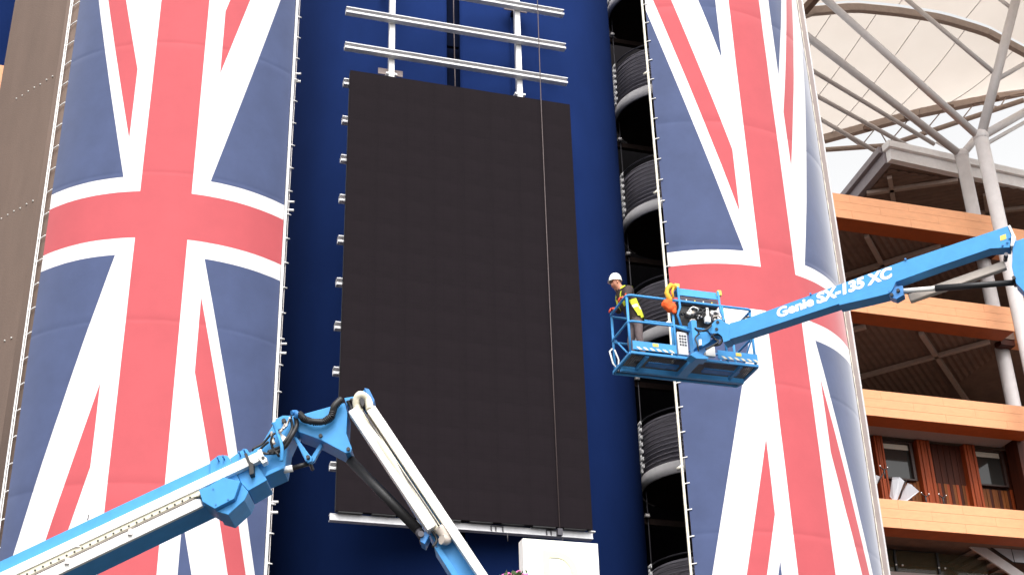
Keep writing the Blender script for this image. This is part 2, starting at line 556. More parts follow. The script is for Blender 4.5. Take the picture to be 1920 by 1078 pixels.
# scalloped rope along the right edge, tower face beyond it
b = MB()
pts = []
for k in range(36):
    z = 7.5 + 0.7 * k
    for j in range(6):
        pts.append(cyl(TRX, TRY, TRR + 0.02, (3.96 + 0.05 * abs(math.sin(PI * j / 6))) / TRR, z + 0.7 * j / 6))
b.path(pts, 0.014, 5)
build('lacing_rope', b, 'cream', Rb)
rt = lambda z: cyl(TRX, TRY, TRR + 0.16, 4.02 / TRR, z)
edge_tube(Rb, TRX, TRY, rt, 6.5, 32.8, 0.03, 'gsteel')

# ---------------------------------------------------------------- right stair tower
sw = thing('stair_tower', (TRX, TRY, 0), 'round stair tower open on one side with curved barred landings', 'tower')
b = MB()
b.arc(TRX, TRY, TRR - 0.30, TRR - 0.045, math.radians(-30.5), math.radians(50.8), 0, 36, 36)
build('wall', b, 'brown', sw)
b = MB()
b.arc(TRX, TRY, TRR - 0.30, TRR + 0.14, math.radians(51.0), math.radians(205), 0, 36, 60)
build('wall', b, 'greige', sw)
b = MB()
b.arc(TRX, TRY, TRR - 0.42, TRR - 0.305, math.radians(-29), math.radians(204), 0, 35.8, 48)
build('shade_lining', b, 'void', sw)  # near-black inner shell that carries the stairwell's shade
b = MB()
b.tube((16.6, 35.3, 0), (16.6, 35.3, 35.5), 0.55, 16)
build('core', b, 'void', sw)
LX, LY, LR = 16.55, 35.2, 1.69
zl = [28.13 + 4.15] + [28.13 - 4.15 * k for k in range(5)]
proto = None
for k, z in enumerate(zl):
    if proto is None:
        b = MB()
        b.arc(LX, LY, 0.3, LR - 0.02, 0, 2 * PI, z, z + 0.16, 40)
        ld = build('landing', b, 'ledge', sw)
        b = MB()
        b.arc(LX, LY, LR - 0.05, LR + 0.01, math.radians(-106), math.radians(120), z + 0.0, z + 0.36, 44)
        fa = build('fascia', b, 'fascia', ld)
        b = MB()
        b.arc(LX, LY, LR - 0.05, LR, math.radians(-150), math.radians(-106.5), z + 0.0, z + 0.34, 20)
        f2 = build('return_edge', b, 'gsteel', ld)
        kids = [fa, f2]
        b = MB()
        b.path([cyl(LX, LY, LR - 0.02, math.radians(-107 + 227 * i / 30), z + 1.92) for i in range(31)], 0.022, 8)
        kids.append(build('handrail', b, 'dsteel', ld))
        b = MB()
        b.path([cyl(LX, LY, LR - 0.08, math.radians(-107 + 227 * i / 30), z + 1.62) for i in range(31)], 0.02, 8)
        kids.append(build('handrail', b, 'dsteel', ld))
        bar = None
        for i in range(10):
            zz = z + 0.50 + i * 0.135
            b = MB()
            b.path([cyl(LX, LY, LR - 0.03, math.radians(-107 + 227 * j / 30), zz) for j in range(31)], 0.022, 6)
            kids.append(build('bar', b, 'barg', ld))
        b = MB()
        for i in range(14):
            zz = z + 0.42 + i * 0.108
            b.arc(LX, LY, LR + 0.002, LR + 0.03, math.radians(-114), math.radians(-88 if i % 2 else -92), zz, zz + 0.1075, 4)
        kids.append(build('stanchion', b, 'flash', ld))
        b = MB()
        b.arc(LX, LY, LR - 0.12, LR - 0.08, math.radians(-104), math.radians(120), z + 0.4, z + 1.8, 30)
        kids.append(build('back_screen', b, 'perf', ld))
        b = MB()
        b.box(14.4, 18.6, 35.6, 35.75, z - 0.95, z - 0.78)
        kids.append(build('cross_beam', b, 'ledge', ld))
        proto, z0 = ld, z
    else:
        c = dup(proto, sw, (0, 0, z - z0))
        for kd in kids:
            dup(kd, c, (0, 0, 0))
# conduit with lamps down the wall's right-hand edge
cn = thing('conduit_pipe', (15.02, 35.55, 0), 'thin grey pipe with small lamps beside the open stair', 'pipe')
b = MB()
b.tube((15.02, 35.55, 0), (15.02, 35.55, 34), 0.02, 8)
build('pipe', b, 'dsteel', cn)
for k in range(6):
    z = 14.95 + 4.15 * k - 4.15
    b = MB()
    b.box(14.92, 15.04, 35.46, 35.56, z - 0.04, z + 0.04)
    b.ball((15.0, 35.46, z - 0.03), 0.05, 8, 6)
    build('lamp', b, 'gsteel', cn)

# ---------------------------------------------------------------- navy curved wall
nw = thing('curved_wall', (9.25, 38.05, 0), 'navy blue curved wall behind the black screen between the towers', 'wall')
DCX, DR = 10.24, 6.0
DCY = 31.72 + DR
def dang(u):
    return math.asin((u - DCX) / DR)
b = MB()
b.arc(DCX, DCY, DR - 0.3, DR, math.radians(-85), dang(8.42), 0, 36, 60)
build('wall_panel', b, 'navy', nw)
b = MB()
b.arc(DCX, DCY, DR - 0.3, DR, dang(8.78), 0, 0, 36, 12)
b.arc(DCX, 31.72 + 4.6, 4.3, 4.6, 0, math.radians(92), 0, 36, 60)
build('wall_panel', b, 'navy', nw)
b = MB()
b.arc(DCX, DCY, DR - 0.6, DR - 0.35, dang(8.2), dang(9.0), 0, 36, 6)
build('slot_back', b, 'navyd', nw)  # coloured darker than the wall for the recess shade
b = MB()
for z in range(3, 36, 3):
    b.box(8.41, 8.79, 32.02, 32.14, z + 0.2, z + 0.24)
build('slot_joint', b, 'navyd', nw)

# ---------------------------------------------------------------- mounting frame and screen
fr = thing('mounting_frame', (8.6, 31.35, 12), 'white steel rails and posts holding up the black screen', 'frame')
railp = None
for k in range(14):
    z = 28.30 - 1.2 * k
    if k == 0:
        z = 28.31
    elif k == 13:
        continue
    if railp is None:
        b = MB()
        # C-shaped channel: top flange, web, lower lip
        b.box(5.36, 11.66, 31.03, 31.20, z + 0.05, z + 0.075)
        b.box(5.36, 11.66, 31.185, 31.215, z - 0.08, z + 0.05)
        b.box(5.36, 11.66, 31.04, 31.21, z - 0.105, z - 0.075)
        b.box(5.36, 11.66, 31.04, 31.065, z - 0.08, z - 0.045)
        railp = build('rail', b, 'galv', fr)
        zr = z
    else:
        dup(railp, fr, (0, 0, z - zr))
for x in (6.68, 10.31):
    b = MB()
    b.box(x - 0.075, x + 0.075, 31.23, 31.38, 12.72, 35)
    build('post', b, 'wsteel', fr)
    for z in ((25.37, 29.2, 20.0, 15.0) if x < 8 else (28.33, 23.8, 19.0, 15.0)):
        b = MB()
        b.box(x - 0.34, x + 0.34, 31.385, 31.42, z, z + 0.19)
        build('wall_plate', b, 'plate', fr)
        b = MB()
        b.box(x - 0.06, x + 0.06, 31.425, 32.7, z + 0.03, z + 0.15)
        build('stand_off', b, 'navyd', fr)
    b = MB()
    b.box(x - 0.15, x + 0.15, 31.222, 31.38, 25.29, 25.34)
    build('base_plate', b, 'wsteel', fr)
b = MB()
b.box(5.38, 11.66, 30.98, 31.16, 12.56, 12.585)
b.box(5.38, 11.66, 31.0, 31.03, 12.58, 12.71)
b.box(5.38, 11.66, 30.99, 31.16, 12.705, 12.722)
build('bottom_beam', b, 'galv', fr, bevel=0.004)
for x in (7.9, 9.3, 10.65):
    b = MB()
    for dx in (-0.16, -0.05, 0.12):
        b.box(x + dx, x + dx + 0.03, 30.975, 31.0, 12.57, 12.70)
    b.box(x - 0.16, x + 0.15, 30.97, 31.0, 12.69, 12.71)
    b.tube((x + 0.25, 31.0, 12.56), (x + 0.25, 31.0, 12.36), 0.012, 6)
    build('bracket', b, 'dsteel', fr)
b = MB()
b.box(11.55, 11.72, 30.97, 31.1, 12.735, 12.76)
build('end_bracket', b, 'wsteel', fr)

sc = thing('video_screen', (8.59, 31.0, 12.7), 'large black led screen hung on the navy wall', 'screen')
b = MB()
b.box(5.492, 11.60, 30.927, 31.025, 12.76, 24.915)
build('casing', b, 'ledcase', sc)
pw, ph = 6.12 / 8, 12.18 / 16
pp = None
for i in range(8):
    for j in range(16):
        x, z = 5.488 + i * pw, 12.745 + j * ph
        jit = random.uniform(-0.0006, 0.0006)
        if pp is None:
            b = MB()
            b.box(x + 0.0004, x + pw - 0.0004, 30.85, 30.925, z + 0.0004, z + ph - 0.0004)
            pp = build('screen_panel', b, 'led', sc)
            x0, zz0 = x, z
        else:
            dup(pp, sc, (x - x0, jit, z - zz0))
b = MB()
for i in range(8):
    x = 5.55 + i * pw
    b.box(x, x + 0.55, 30.86, 30.98, 12.715 + 0.008 * (i % 3), 12.742)
build('lower_clips', b, 'ledcase', sc)

# cables
cb_ = MB()
cb_.path([(10.77, 30.78, 33.5), (10.77, 30.77, 28.5), (10.75, 30.78, 24.8), (10.75, 30.78, 18.9), (10.76, 30.78, 12.63)], 0.013, 6)
ck = thing('hanging_cable', (10.76, 30.78, 12.6), 'thin brown cable hanging down the right of the black screen', 'cable')
build('cable', cb_, 'cable', ck)
b = MB()
b.box(10.70, 10.82, 30.74, 30.86, 12.52, 12.68)
build('weight', b, 'dsteel', ck)
cb_ = MB()
cb_.path([(8.52, 31.6, 34), (8.53, 31.62, 28), (8.56, 31.6, 24.6), (8.56, 31.4, 23)], 0.015, 6)
build('hanging_cable', cb_, 'cable', None, 'thin cable running down the dark slot above the screen', 'cable', origin=(8.56, 31.4, 23))

# ---------------------------------------------------------------- far left neighbour behind the brown tower
nb = thing('neighbouring_wing', (-7, 39, 0), 'navy wall and orange band showing past the brown tower', 'building')
b = MB()
b.box(-14, -2.2, 39.4, 39.9, 0, 36)
build('wall', b, 'navy', nb)
b = MB()
(nx, nz), (nx2, nz2) = [(-3.675, 28.845), (-3.616, 27.237)]
b.box(-14, -2.3, 38.5, 39.38, nz - 1.15, nz)
build('balcony_front', b, 'orange', nb)
b = MB()
b.box(-14, -2.3, 38.5, 39.38, nz - 5.3, nz - 4.15)
build('balcony_front', b, 'orange', nb)

# ---------------------------------------------------------------- right grandstand building
gs = thing('grandstand_building', (36, 41, 0), 'grandstand with orange clad balconies and dark soffits', 'building')
BZ = [(30.42, 29.36), (26.4, 25.4), (22.32, 21.33), (18.28, 17.27), (14.2, 13.2)]
front_proto = None
for zt, zb in BZ:
    b = MB()
    b.box(24.0, 32.66, 41.03, 41.85, zb + 0.001, zt - 0.02)
    bf = build('balcony_front', b, 'oranged', gs)  # body behind the cladding, its shaded underside given by colour
    rh = (zt - zb) / 3
    for r in range(3):
        x = 24.0 + (1.25 if r % 2 else 0.0) - 2.5
        while x < 32.66:
            xa, xb = max(x, 24.0), min(x + 2.5, 32.665)
            if xb - xa > 0.1:
                b = MB()
                b.box(xa + 0.003, xb - 0.003, 40.985 + random.uniform(-0.002, 0.002), 41.03, zb + r * rh + 0.004, zb + (r + 1) * rh - 0.004)
                build('cladding_panel', b, 'orange', bf)
            x += 2.5
    b = MB()
    b.box(33.3, 45, 41.6, 42.4, zb, zt)
    build('balcony_front', b, 'orange', gs)
    b = MB()
    b.box(32.67, 33.29, 41.9, 42.3, zb - 0.1, zt - 0.1)
    build('balcony_joint', b, 'wood1', gs)
    b = MB()
    b.box(23.5, 46, 41.86, 50.0, zb + 0.14, zb + 0.5)
    build('floor_slab', b, 'soff', gs)

def zigzag(z, x0, x1, y0, y1, pitch, h, ang):
    b = bmesh.new()
    n = int(30 / pitch)
    cx, cy = (x0 + x1) / 2, (y0 + y1) / 2
    ca, sa = math.cos(ang), math.sin(ang)
    prev = None
    for i in range(n * 2 + 1):
        d = (i / 2 - n / 2) * pitch
        zz = z - (h if i % 2 else 0)
        vs = []
        for e in (-15, 15):
            vs.append(b.verts.new((cx + e * ca - d * sa, cy + e * sa + d * ca, zz)))
        if prev:
            b.faces.new((prev[0], prev[1], vs[1], vs[0]))
        prev = vs
    for co, no in (((x0, 0, 0), (-1, 0, 0)), ((x1, 0, 0), (1, 0, 0)), ((0, y0, 0), (0, -1, 0)), ((0, y1, 0), (0, 1, 0))):
        bmesh.ops.bisect_plane(b, geom=list(b.verts) + list(b.edges) + list(b.faces), plane_co=co, plane_no=no, clear_outer=True)
    return b
for (zt, zb), ribs in zip(BZ[:2], ([((26.0, 40.2), (33.0, 47.8)), ((28.0, 45.4), (33.0, 39.2)), ((23.8, 43.6), (33, 53))],
                                   [((28.0, 40.7), (36.0, 48.6)), ((27.0, 48.4), (34.5, 39.0)), ((24.5, 44.6), (30, 38.5))])):
    z = zb + 0.12
    build('corrugated_soffit', zigzag(z, 23.6, 33.3, 41.9, 49.9, 0.26, 0.06, PI / 4), 'soff', gs, kind='stuff')
    for p, q in ribs:
        # keep the rib inside the bay
        pv, qv = Vector((*p, z - 0.16)), Vector((*q, z - 0.16))
        d = qv - pv
        ts = [0.0, 1.0]
        for lim in (41.92, 49.8):
            if abs(d.y) > 1e-6:
                ts.append((lim - pv.y) / d.y)
        ok = [t_ for t_ in ts if 0 <= t_ <= 1 and 41.9 <= (pv + d * t_).y <= 49.85]
        a_, c_ = pv + d * min(ok), pv + d * max(ok)
        b = MB()
        b.beam(a_, c_, 0.18, 0.16)
        build('rib', b, 'rib', gs)
b = MB()
b.box(31.8, 46, 50.01, 50.4, 0, 34.2)
b.box(23.5, 31.79, 50.01, 50.4, 0, 29.8)
build('back_wall', b, 'soff', gs)
# pale ceiling and timber wall between the lower balconies
b = MB()
b.box(24, 32.3, 41.87, 42.66, 21.36, 21.44)
build('ceiling_board', b, 'pale', gs)
tw_ = MB()
tw_.box(25.0, 33.0, 42.92, 43.0, 17.8, 21.35)
tm = build('timber_wall', tw_, 'grout', gs)
WIN = [[(27.362, 21.143), (28.459, 21.193), (27.262, 19.773), (28.463, 19.875)], [(31.195, 21.184), (32.276, 21.213), (31.170, 19.866), (32.264, 19.924)]]
PIL = [[(26.974, 21.306), (27.318, 21.311)], [(28.710, 21.269), (29.237, 21.300)], [(30.663, 21.276), (31.129, 21.283)]]
wx = [(w_[0][0], w_[1][0], (w_[2][1] + w_[3][1]) / 2, (w_[0][1] + w_[1][1]) / 2) for w_ in WIN]
for x0, x1, z0, z1 in wx:
    b = MB()
    b.box(x0 - 0.05, x0, 42.70, 42.92, z0 - 0.05, z1 + 0.05)
    b.box(x1, x1 + 0.1, 42.70, 42.92, z0 - 0.05, z1 + 0.05)
    b.box(x0, x1, 42.70, 42.92, z1, z1 + 0.06)
    b.box(x0, x1, 42.70, 42.92, z0 - 0.06, z0)
    wn = build('window', b, 'grout', gs)
    b = MB()
    b.box(x0, x1, 42.84, 42.86, z0, z1)
    build('pane', b, 'winglass', wn)
    b = MB()
    b.box(x0 + 0.02, x1 - 0.02, 42.80, 42.83, z1 - 0.17, z1 - 0.02)
    b.box(x0 + 0.02, x1 - 0.02, 42.79, 42.83, z1 - 0.21, z1 - 0.17)
    build('blind', b, 'blind', wn)
x = 25.2
k = 0
sill = min(w_[2] for w_ in wx)
pils = [(p_[0][0], p_[1][0]) for p_ in PIL]
while x < 32.9:
    wd = 0.125
    inwin = any(a_ - 0.08 < x + wd / 2 < c_ + 0.12 for a_, c_, _, _ in wx)
    inpil = any(a_ - 0.02 < x + wd / 2 < c_ + 0.02 for a_, c_ in pils)
    if not inpil:
        zt_ = sill - 0.07 if inwin else 21.34
        b = MB()
        y = 42.84 + 0.015 * (k % 2)
        if inwin:
            b.box(x + 0.004, x + wd - 0.004, y, 42.918, 17.8, zt_)
            build('plank', b, ['wood3', 'wood1'][k % 3 == 0], tm)
        else:
            b.box(x + 0.004, x + wd - 0.004, y, 42.918, sill - 0.02, zt_)
            build('plank', b, 'wood1', tm)
            b = MB()
            b.box(x + 0.004, x + wd - 0.004, y - 0.02, 42.918, 17.8, sill - 0.025)
            build('plank', b, ['wood3', 'wood2', 'wood1'][k % 3], tm)
    x += wd
    k += 1
for a_, c_ in pils:
    n = 4
    for i in range(n):
        b = MB()
        x0 = a_ + (c_ - a_) * i / n
        b.box(x0 + 0.008, x0 + (c_ - a_) / n - 0.008, 42.60 - 0.02 * (i % 2), 42.918, 17.8, 21.34)
        build('pilaster_board', b, 'wood2', tm, bevel=0.01)
b = MB()
b.box(32.45, 32.95, 41.88, 42.6, 17.45, 21.46)
build('end_wall', b, 'wood1', gs)
# fourth-balcony glass balustrade and spigots; its sky reflections made as pale sheets
for poly in ([(26.651, 19.218), (26.972, 19.274), (27.179, 19.165), (26.804, 18.454), (26.710, 18.447), (26.624, 18.649)], [(27.213, 19.060), (27.384, 19.045), (27.695, 18.834), (27.176, 18.452), (26.864, 18.443)], [(26.018, 19.245), (26.204, 19.228), (26.051, 18.924)]):
    b = MB()
    b.prism([(p[0], 41.3 + 0.06 * i, p[1]) for i, p in enumerate(poly)], (0, 0.02, 0))
    build('reflection_sheet', b, 'paleglass', gs)
for p, q in ([(27.146, 19.144), (26.763, 18.424)], [(26.368, 19.452), (26.028, 18.952)]):
    b = MB()
    b.tube((p[0], 41.25, p[1]), (q[0], 41.25, q[1]), 0.018, 6)
    build('stay', b, 'black', gs)
for (sx, sz) in [(27.762, 18.577), (28.444, 18.583), (26.301, 19.427)]:
    b = MB()
    b.tube((sx, 41.2, sz - 0.32), (sx, 41.2, sz + 0.02), 0.028, 8)
    b.tube((sx - 0.14, 41.2, sz + 0.1), (sx, 41.2, sz - 0.02), 0.02, 6)
    b.tube((sx + 0.14, 41.2, sz + 0.07), (sx, 41.2, sz - 0.02), 0.02, 6)
    b.ball((sx - 0.14, 41.19, sz + 0.12), 0.03, 8, 5, 1)
    b.ball((sx + 0.14, 41.19, sz + 0.09), 0.03, 8, 5, 1)
    build('glass_clamp', b, ['black', 'chrome'], gs)
b = MB()
b.box(26.5, 32.6, 41.86, 42.58, 17.78, 18.48)
build('window_ledge', b, 'pale', gs)
# staircase under the lowest visible balcony
(s0x, s0z), (s1x, s1z), (s2x, s2z), (s3x, s3z) = [(29.764, 17.660), (31.636, 16.498), (28.929, 17.035), (30.007, 16.360)]
dx, dz = s1x - s0x, s1z - s0z
L_ = math.hypot(dx, dz)
dx, dz = dx / L_, dz / L_
b = MB()
hh = 0.36
b.prism([(s0x - dx * 1.2, 42.6, s0z - dz * 1.2), (s0x + dx * 6, 42.6, s0z + dz * 6), (s0x + dx * 6 - dz * hh, 42.6, s0z + dz * 6 + dx * hh), (s0x - dx * 1.2 - dz * hh, 42.6, s0z - dz * 1.2 + dx * hh)], (0, 0.08, 0))
build('stair_stringer', b, 'gsteel', gs)
for k in range(16):
    t_ = -0.9 + k * 0.4
    x_, z_ = s0x + dx * t_, s0z + dz * t_
    b = MB()
    b.box(x_ - 0.02, x_ + 0.34, 42.69, 44.3, z_ + 0.02, z_ + 0.07)
    build('stair_tread', b, 'rib', gs)
b = MB()
b.prism([(s0x - dx * 1.4, 44.3, s0z - dz * 1.4 - 0.1), (s0x + dx * 6, 44.3, s0z + dz * 6 - 0.1), (s0x + dx * 6 - dz * hh, 44.3, s0z + dz * 6 + dx * hh), (s0x - dx * 1.4 - dz * hh, 44.3, s0z - dz * 1.4 + dx * hh)], (0, 0.08, 0))
build('stair_stringer', b, 'black', gs)
(g0x, g0z), (g1x, g1z) = [(30.606, 17.618), (31.792, 16.931)]
b = MB()
b.prism([(g0x, 42.55, g0z + 0.15), (g1x, 42.55, g1z), (g1x + 2.2, 42.55, g1z - 0.02), (g1x + 2.2, 42.55, g0z + 0.4), (g0x, 42.55, g0z + 0.4)], (0, 0.015, 0))
build('stair_glass', b, 'paleglass', gs)
b = MB()
b.path([(g0x - 0.3, 42.54, g0z + 0.2), (g1x, 42.54, g1z), (g1x + 2.2, 42.54, g1z - 0.03)], 0.02, 6)
build('stair_rail', b, 'black', gs)
for (qx, qz) in [(30.865, 17.559), (31.851, 16.972)]:
    b = MB()
    b.tube((qx, 42.53, qz - 0.15), (qx - 0.06, 42.53, qz + 0.8), 0.012, 6)
    build('stair_post', b, 'black', gs)
# recess below with its own wooden wall, rail and glass
b = MB()
b.box(24, 34, 45.0, 45.2, 12, 17.4)
build('recess_wall', b, 'wood3', gs)
(r0x, r0z), (r1x, r1z) = [(27.044, 17.200), (29.251, 17.283)]
b = MB()
b.box(24.5, r1x, 42.95, 43.05, r1z - 0.07, r0z + 0.03)
build('handrail', b, 'black', gs)
(p0x, p0z), (p1x, p1z), (p2x, p2z) = [(27.033, 16.406), (27.311, 17.065), (28.998, 17.180)]
b = MB()
b.box(24.5, 31, 42.99, 43.01, p0z + 0.02, r1z - 0.08)
build('balustrade_glass', b, 'balglass', gs)
for x_ in (p1x, p2x):
    b = MB()
    b.box(x_ - 0.04, x_ + 0.04, 42.92, 42.98, p0z, r1z - 0.07)
    for dx_ in (-0.03, 0.22):
        b.ball((x_ + dx_, 42.90, p0z + 0.25), 0.035, 8, 5, 1)
    build('baluster', b, ['black', 'wsteel'], gs)
b = MB()
b.box(24.5, 33, 42.9, 45.0, p0z - 0.5, p0z)
build('landing_floor', b, 'pale', gs)
# overhanging roof
rf = [(30.68, 44.0), (52, 45.85), (52.3, 62), (30.9 + 0.9, 62)]
b = MB()
b.prism([(x_, y_, 34.62) for x_, y_ in rf], (0, 0, 0.35))
ro = build('roof', b, 'soff', gs)
def edge(p, q, z0, z1, w_, out_, m_, nm):
    p, q = Vector((*p, 0)), Vector((*q, 0))
    d = (q - p).normalized()
    nrm = Vector((d.y, -d.x, 0)) * out_
    b = MB()
    b.prism([p + nrm + Vector((0, 0, z0)), q + nrm + Vector((0, 0, z0)), q + nrm + Vector((0, 0, z1)), p + nrm + Vector((0, 0, z1))], -nrm.normalized() * w_)
    build(nm, b, m_, ro)
edge(rf[0], rf[1], 34.60, 35.12, 0.3, 0.10, 'flash', 'fascia')
edge((rf[0][0] - 0.12, rf[0][1] - 0.03), rf[1], 35.13, 35.43, 0.5, 0.25, 'flash', 'gutter')
edge(rf[3], (rf[0][0], rf[0][1] + 0.22), 34.60, 35.12, 0.3, 0.10, 'galvd', 'fascia')
edge((rf[3][0], rf[3][1]), (rf[0][0] - 0.02, rf[0][1] + 0.29), 35.13, 35.42, 0.5, 0.25, 'galvd', 'gutter')
build('corrugated_soffit', zigzag(34.6, 31.0, 45.5, 44.6, 58, 0.3, 0.06, -PI / 5), 'soff', ro, kind='stuff')
for p, q in (((30.9, 46.4), (34.2, 44.5)), ((31.0, 49.5), (40, 44.9)), ((31.2, 45.0), (36, 52)), ((36, 45.2), (41, 52))):
    b = MB()
    b.beam((*p, 34.46), (*q, 34.46), 0.2, 0.16)
    build('rib', b, 'rib', ro)

# ---------------------------------------------------------------- steel tree columns
def rod(name, p, q, r, m_, parent, n=16):
    b = MB()
    b.tube(p, q, r, n)
    return build(name, b, m_, parent)
(ax, az), = [(31.807, 33.003)]
ca = thing('tree_column', (31.85, 39.5, 0), 'pale steel tube column nearest the orange balconies, forking under the canopy', 'column', 'branching steel columns')
rod('trunk', (31.9, 39.5, 0), (ax, 39.5, az), 0.27, 'gsteel', ca, 24)
AJ = (ax, 39.5, az)
(t0x, t0y), = [(33.991, 38.163)]
rod('branch', AJ, (t0x, t0y, 39.5), 0.19, 'gsteel', ca)
(t1x, t1y), = [(25.387, 38.984)]
rod('branch', (AJ[0], AJ[1], AJ[2] - 0.1), (t1x, t1y, 38.2), 0.15, 'gsteel', ca)
(t2x, t2y), = [(37.282, 42.644)]
rod('branch', AJ, (t2x, t2y, 37.5), 0.17, 'gsteel', ca)
(t2x, t2y), = [(36.791, 42.223)]
rod('branch', (AJ[0], AJ[1] + 0.1, AJ[2] - 0.4), (t2x, t2y, 36.6), 0.08, 'gsteel', ca)
m1 = Vector(AJ).lerp(Vector((t0x, t0y, 39.5)), 0.42)
(t3x, t3y), = [(29.881, 39.919)]
rod('branch', m1, (t3x, t3y, 39.8), 0.095, 'gsteel', ca)
(t3x, t3y), = [(37.293, 41.965)]
rod('branch', m1 + Vector((0, 0, -0.2)), (t3x, t3y, 39.6), 0.10, 'gsteel', ca)
m2 = Vector(AJ).lerp(Vector((t0x, t0y, 39.5)), 0.88)
(t3x, t3y), = [(33.522, 38.872)]
rod('branch', m2, (t3x, t3y, 39.8), 0.08, 'gsteel', ca)
b = MB()
b.ball(AJ, 0.31, 16, 10)
build('node', b, 'gsteel', ca)
(bx, bz), = [(33.085, 34.267)]
cbn = thing('tree_column', (33.2, 42.5, 0), 'pale steel tube column passing behind the orange balconies', 'column', 'branching steel columns')
rod('trunk', (33.2, 42.5, 0), (bx, 42.5, bz), 0.27, 'gsteel', cbn, 24)
BJ = (bx, 42.5, bz)
(t4x, t4y), = [(25.466, 40.842)]
rod('branch', BJ, (t4x, t4y, 37.8), 0.16, 'gsteel', cbn)
(t4x, t4y), = [(35.266, 43.779)]
rod('branch', BJ, (t4x, t4y, 36.6), 0.16, 'gsteel', cbn)
(t4x, t4y), = [(33.644, 44.657)]
rod('branch', BJ, (t4x, t4y, 36.4), 0.06, 'gsteel', cbn)
b = MB()
b.ball(BJ, 0.30, 16, 10)
build('node', b, 'gsteel', cbn)

# ---------------------------------------------------------------- canopy
cp = thing('canopy', (33, 41, 40), 'cream fabric canopy on brown steel ribs above the balconies', 'canopy')
TU = [(31.468, 50.473), (31.694, 50.368), (35.016, 47.285), (38.726, 44.543)]
TLO = [(31.212, 50.221), (31.445, 49.974), (34.101, 48.913), (38.224, 44.099)]
ARCH = [(x_, z_) for x_, z_ in [(25.438, 38.779), (25.918, 39.153), (28.182, 39.850), (30.255, 40.062), (32.346, 40.132), (34.383, 39.870), (36.129, 39.116)]]
def lin(P_, x_):
    for i in range(len(P_) - 1):
        if P_[i][0] <= x_ <= P_[i + 1][0] or i == len(P_) - 2 or x_ < P_[0][0]:
            if x_ <= P_[i + 1][0] or i == len(P_) - 2:
                f_ = (x_ - P_[i][0]) / (P_[i + 1][0] - P_[i][0])
                return P_[i][1] + f_ * (P_[i + 1][1] - P_[i][1])
def archz(x_):
    if x_ < ARCH[0][0]:
        return ARCH[0][1] - 0.25 * (ARCH[0][0] - x_)
    return lin(ARCH, x_)
# membrane strips between the arch (y 41) and the edge truss, and beyond the arch
nx_, ny_ = 30, 8
prev = None
def mem(i, j):
    x_ = 24.0 + i * 0.62
    yt = max(lin(TU, x_), 42.2)
    f_ = j / ny_
    y_ = 41 + (yt - 41) * f_
    z_ = archz(x_) * (1 - f_) + 40.0 * f_ + 0.20 - 0.25 * math.sin(PI * f_)
    return (x_, y_, z_)
strip = 5
for k in range(nx_ // strip):
    b = MB()
    vs, fs = [], []
    for i in range(strip + 1):
        for j in range(ny_ + 1):
            vs.append(mem(k * strip + i, j))
    for i in range(strip):
        for j in range(ny_):
            o_ = i * (ny_ + 1) + j
            fs.append((o_, o_ + 1, o_ + ny_ + 2, o_ + ny_ + 1))
    b.add(vs, fs, 0, True)
    build('membrane_strip', b, 'membrane', cp)
    vs, fs = [], []
    for i in range(strip + 1):
        x_ = 24.0 + (k * strip + i) * 0.62
        for j in range(7):
            y_ = 40.85 - j * 2
            vs.append((x_, y_, archz(x_) + 0.2 + 0.12 * j - 0.02 * j * j))
    for i in range(strip):
        for j in range(6):
            o_ = i * 7 + j
            fs.append((o_, o_ + 1, o_ + 8, o_ + 7))
    b = MB()
    b.add(vs, fs, 0, True)
    build('membrane_strip', b, 'membrane', cp)
# welded seams seen as thin lines
def onmem(x_, f_):
    yt = max(lin(TU, x_), 42.2)
    return Vector((x_, 41 + (yt - 41) * f_, archz(x_) * (1 - f_) + 40.0 * f_ + 0.15 - 0.25 * math.sin(PI * f_)))
for xa, xb in ((27.9, 27.4), (29.9, 29.5), (31.9, 31.6), (33.9, 33.7), (36.0, 35.9), (38.0, 38.0)):
    b = MB()
    b.path([onmem(xb + (xa - xb) * i / 8, i / 8) for i in range(9)], 0.018, 5)
    build('seam', b, 'gsteel', cp)
for xa in (30.2, 33.4, 36.6):
    b = MB()
    b.path([(xa, 40.8 - j * 2, archz(xa) + 0.16 + 0.12 * j - 0.02 * j * j) for j in range(7)], 0.018, 5)
    build('seam', b, 'gsteel', cp)
b = MB()
ap = [(25.5 + 0.6 * i, 41.0, archz(25.5 + 0.6 * i) - 0.08) for i in range(26)]
for i in range(25):
    b.beam(ap[i], ap[i + 1], 0.22, 0.34)
build('arch_rib', b, 'rib', cp)
b = MB()
for i in range(len(TU) - 1):
    b.beam((*TU[i], 40.0), (*TU[i + 1], 40.0), 0.3, 0.36)
build('truss_chord', b, 'rib', cp)
b = MB()
b.path([(*p, 39.1) for p in TLO], 0.12, 10)
build('truss_chord', b, 'rib', cp)
for xa in (33.1, 34.5, 36.0, 37.6):
    b = MB()
    y_ = lin(TU, xa)
    b.box(xa - 0.16, xa + 0.16, y_ - 0.3, y_ - 0.16, 39.72, 39.95)
    build('truss_node', b, 'soff', cp)
nb_ = 6
for i in range(nb_ * 2):
    xa = 32.4 + i * 0.57
    ia, ib = (xa, lin(TU, xa), 39.9), (xa + 0.57, lin(TLO, xa + 0.57), 39.15)
    if i % 2:
        ia, ib = (xa, lin(TLO, xa), 39.15), (xa + 0.57, lin(TU, xa + 0.57), 39.9)
    rod('lattice_bar', ia, ib, 0.028, 'rib', cp, 8)
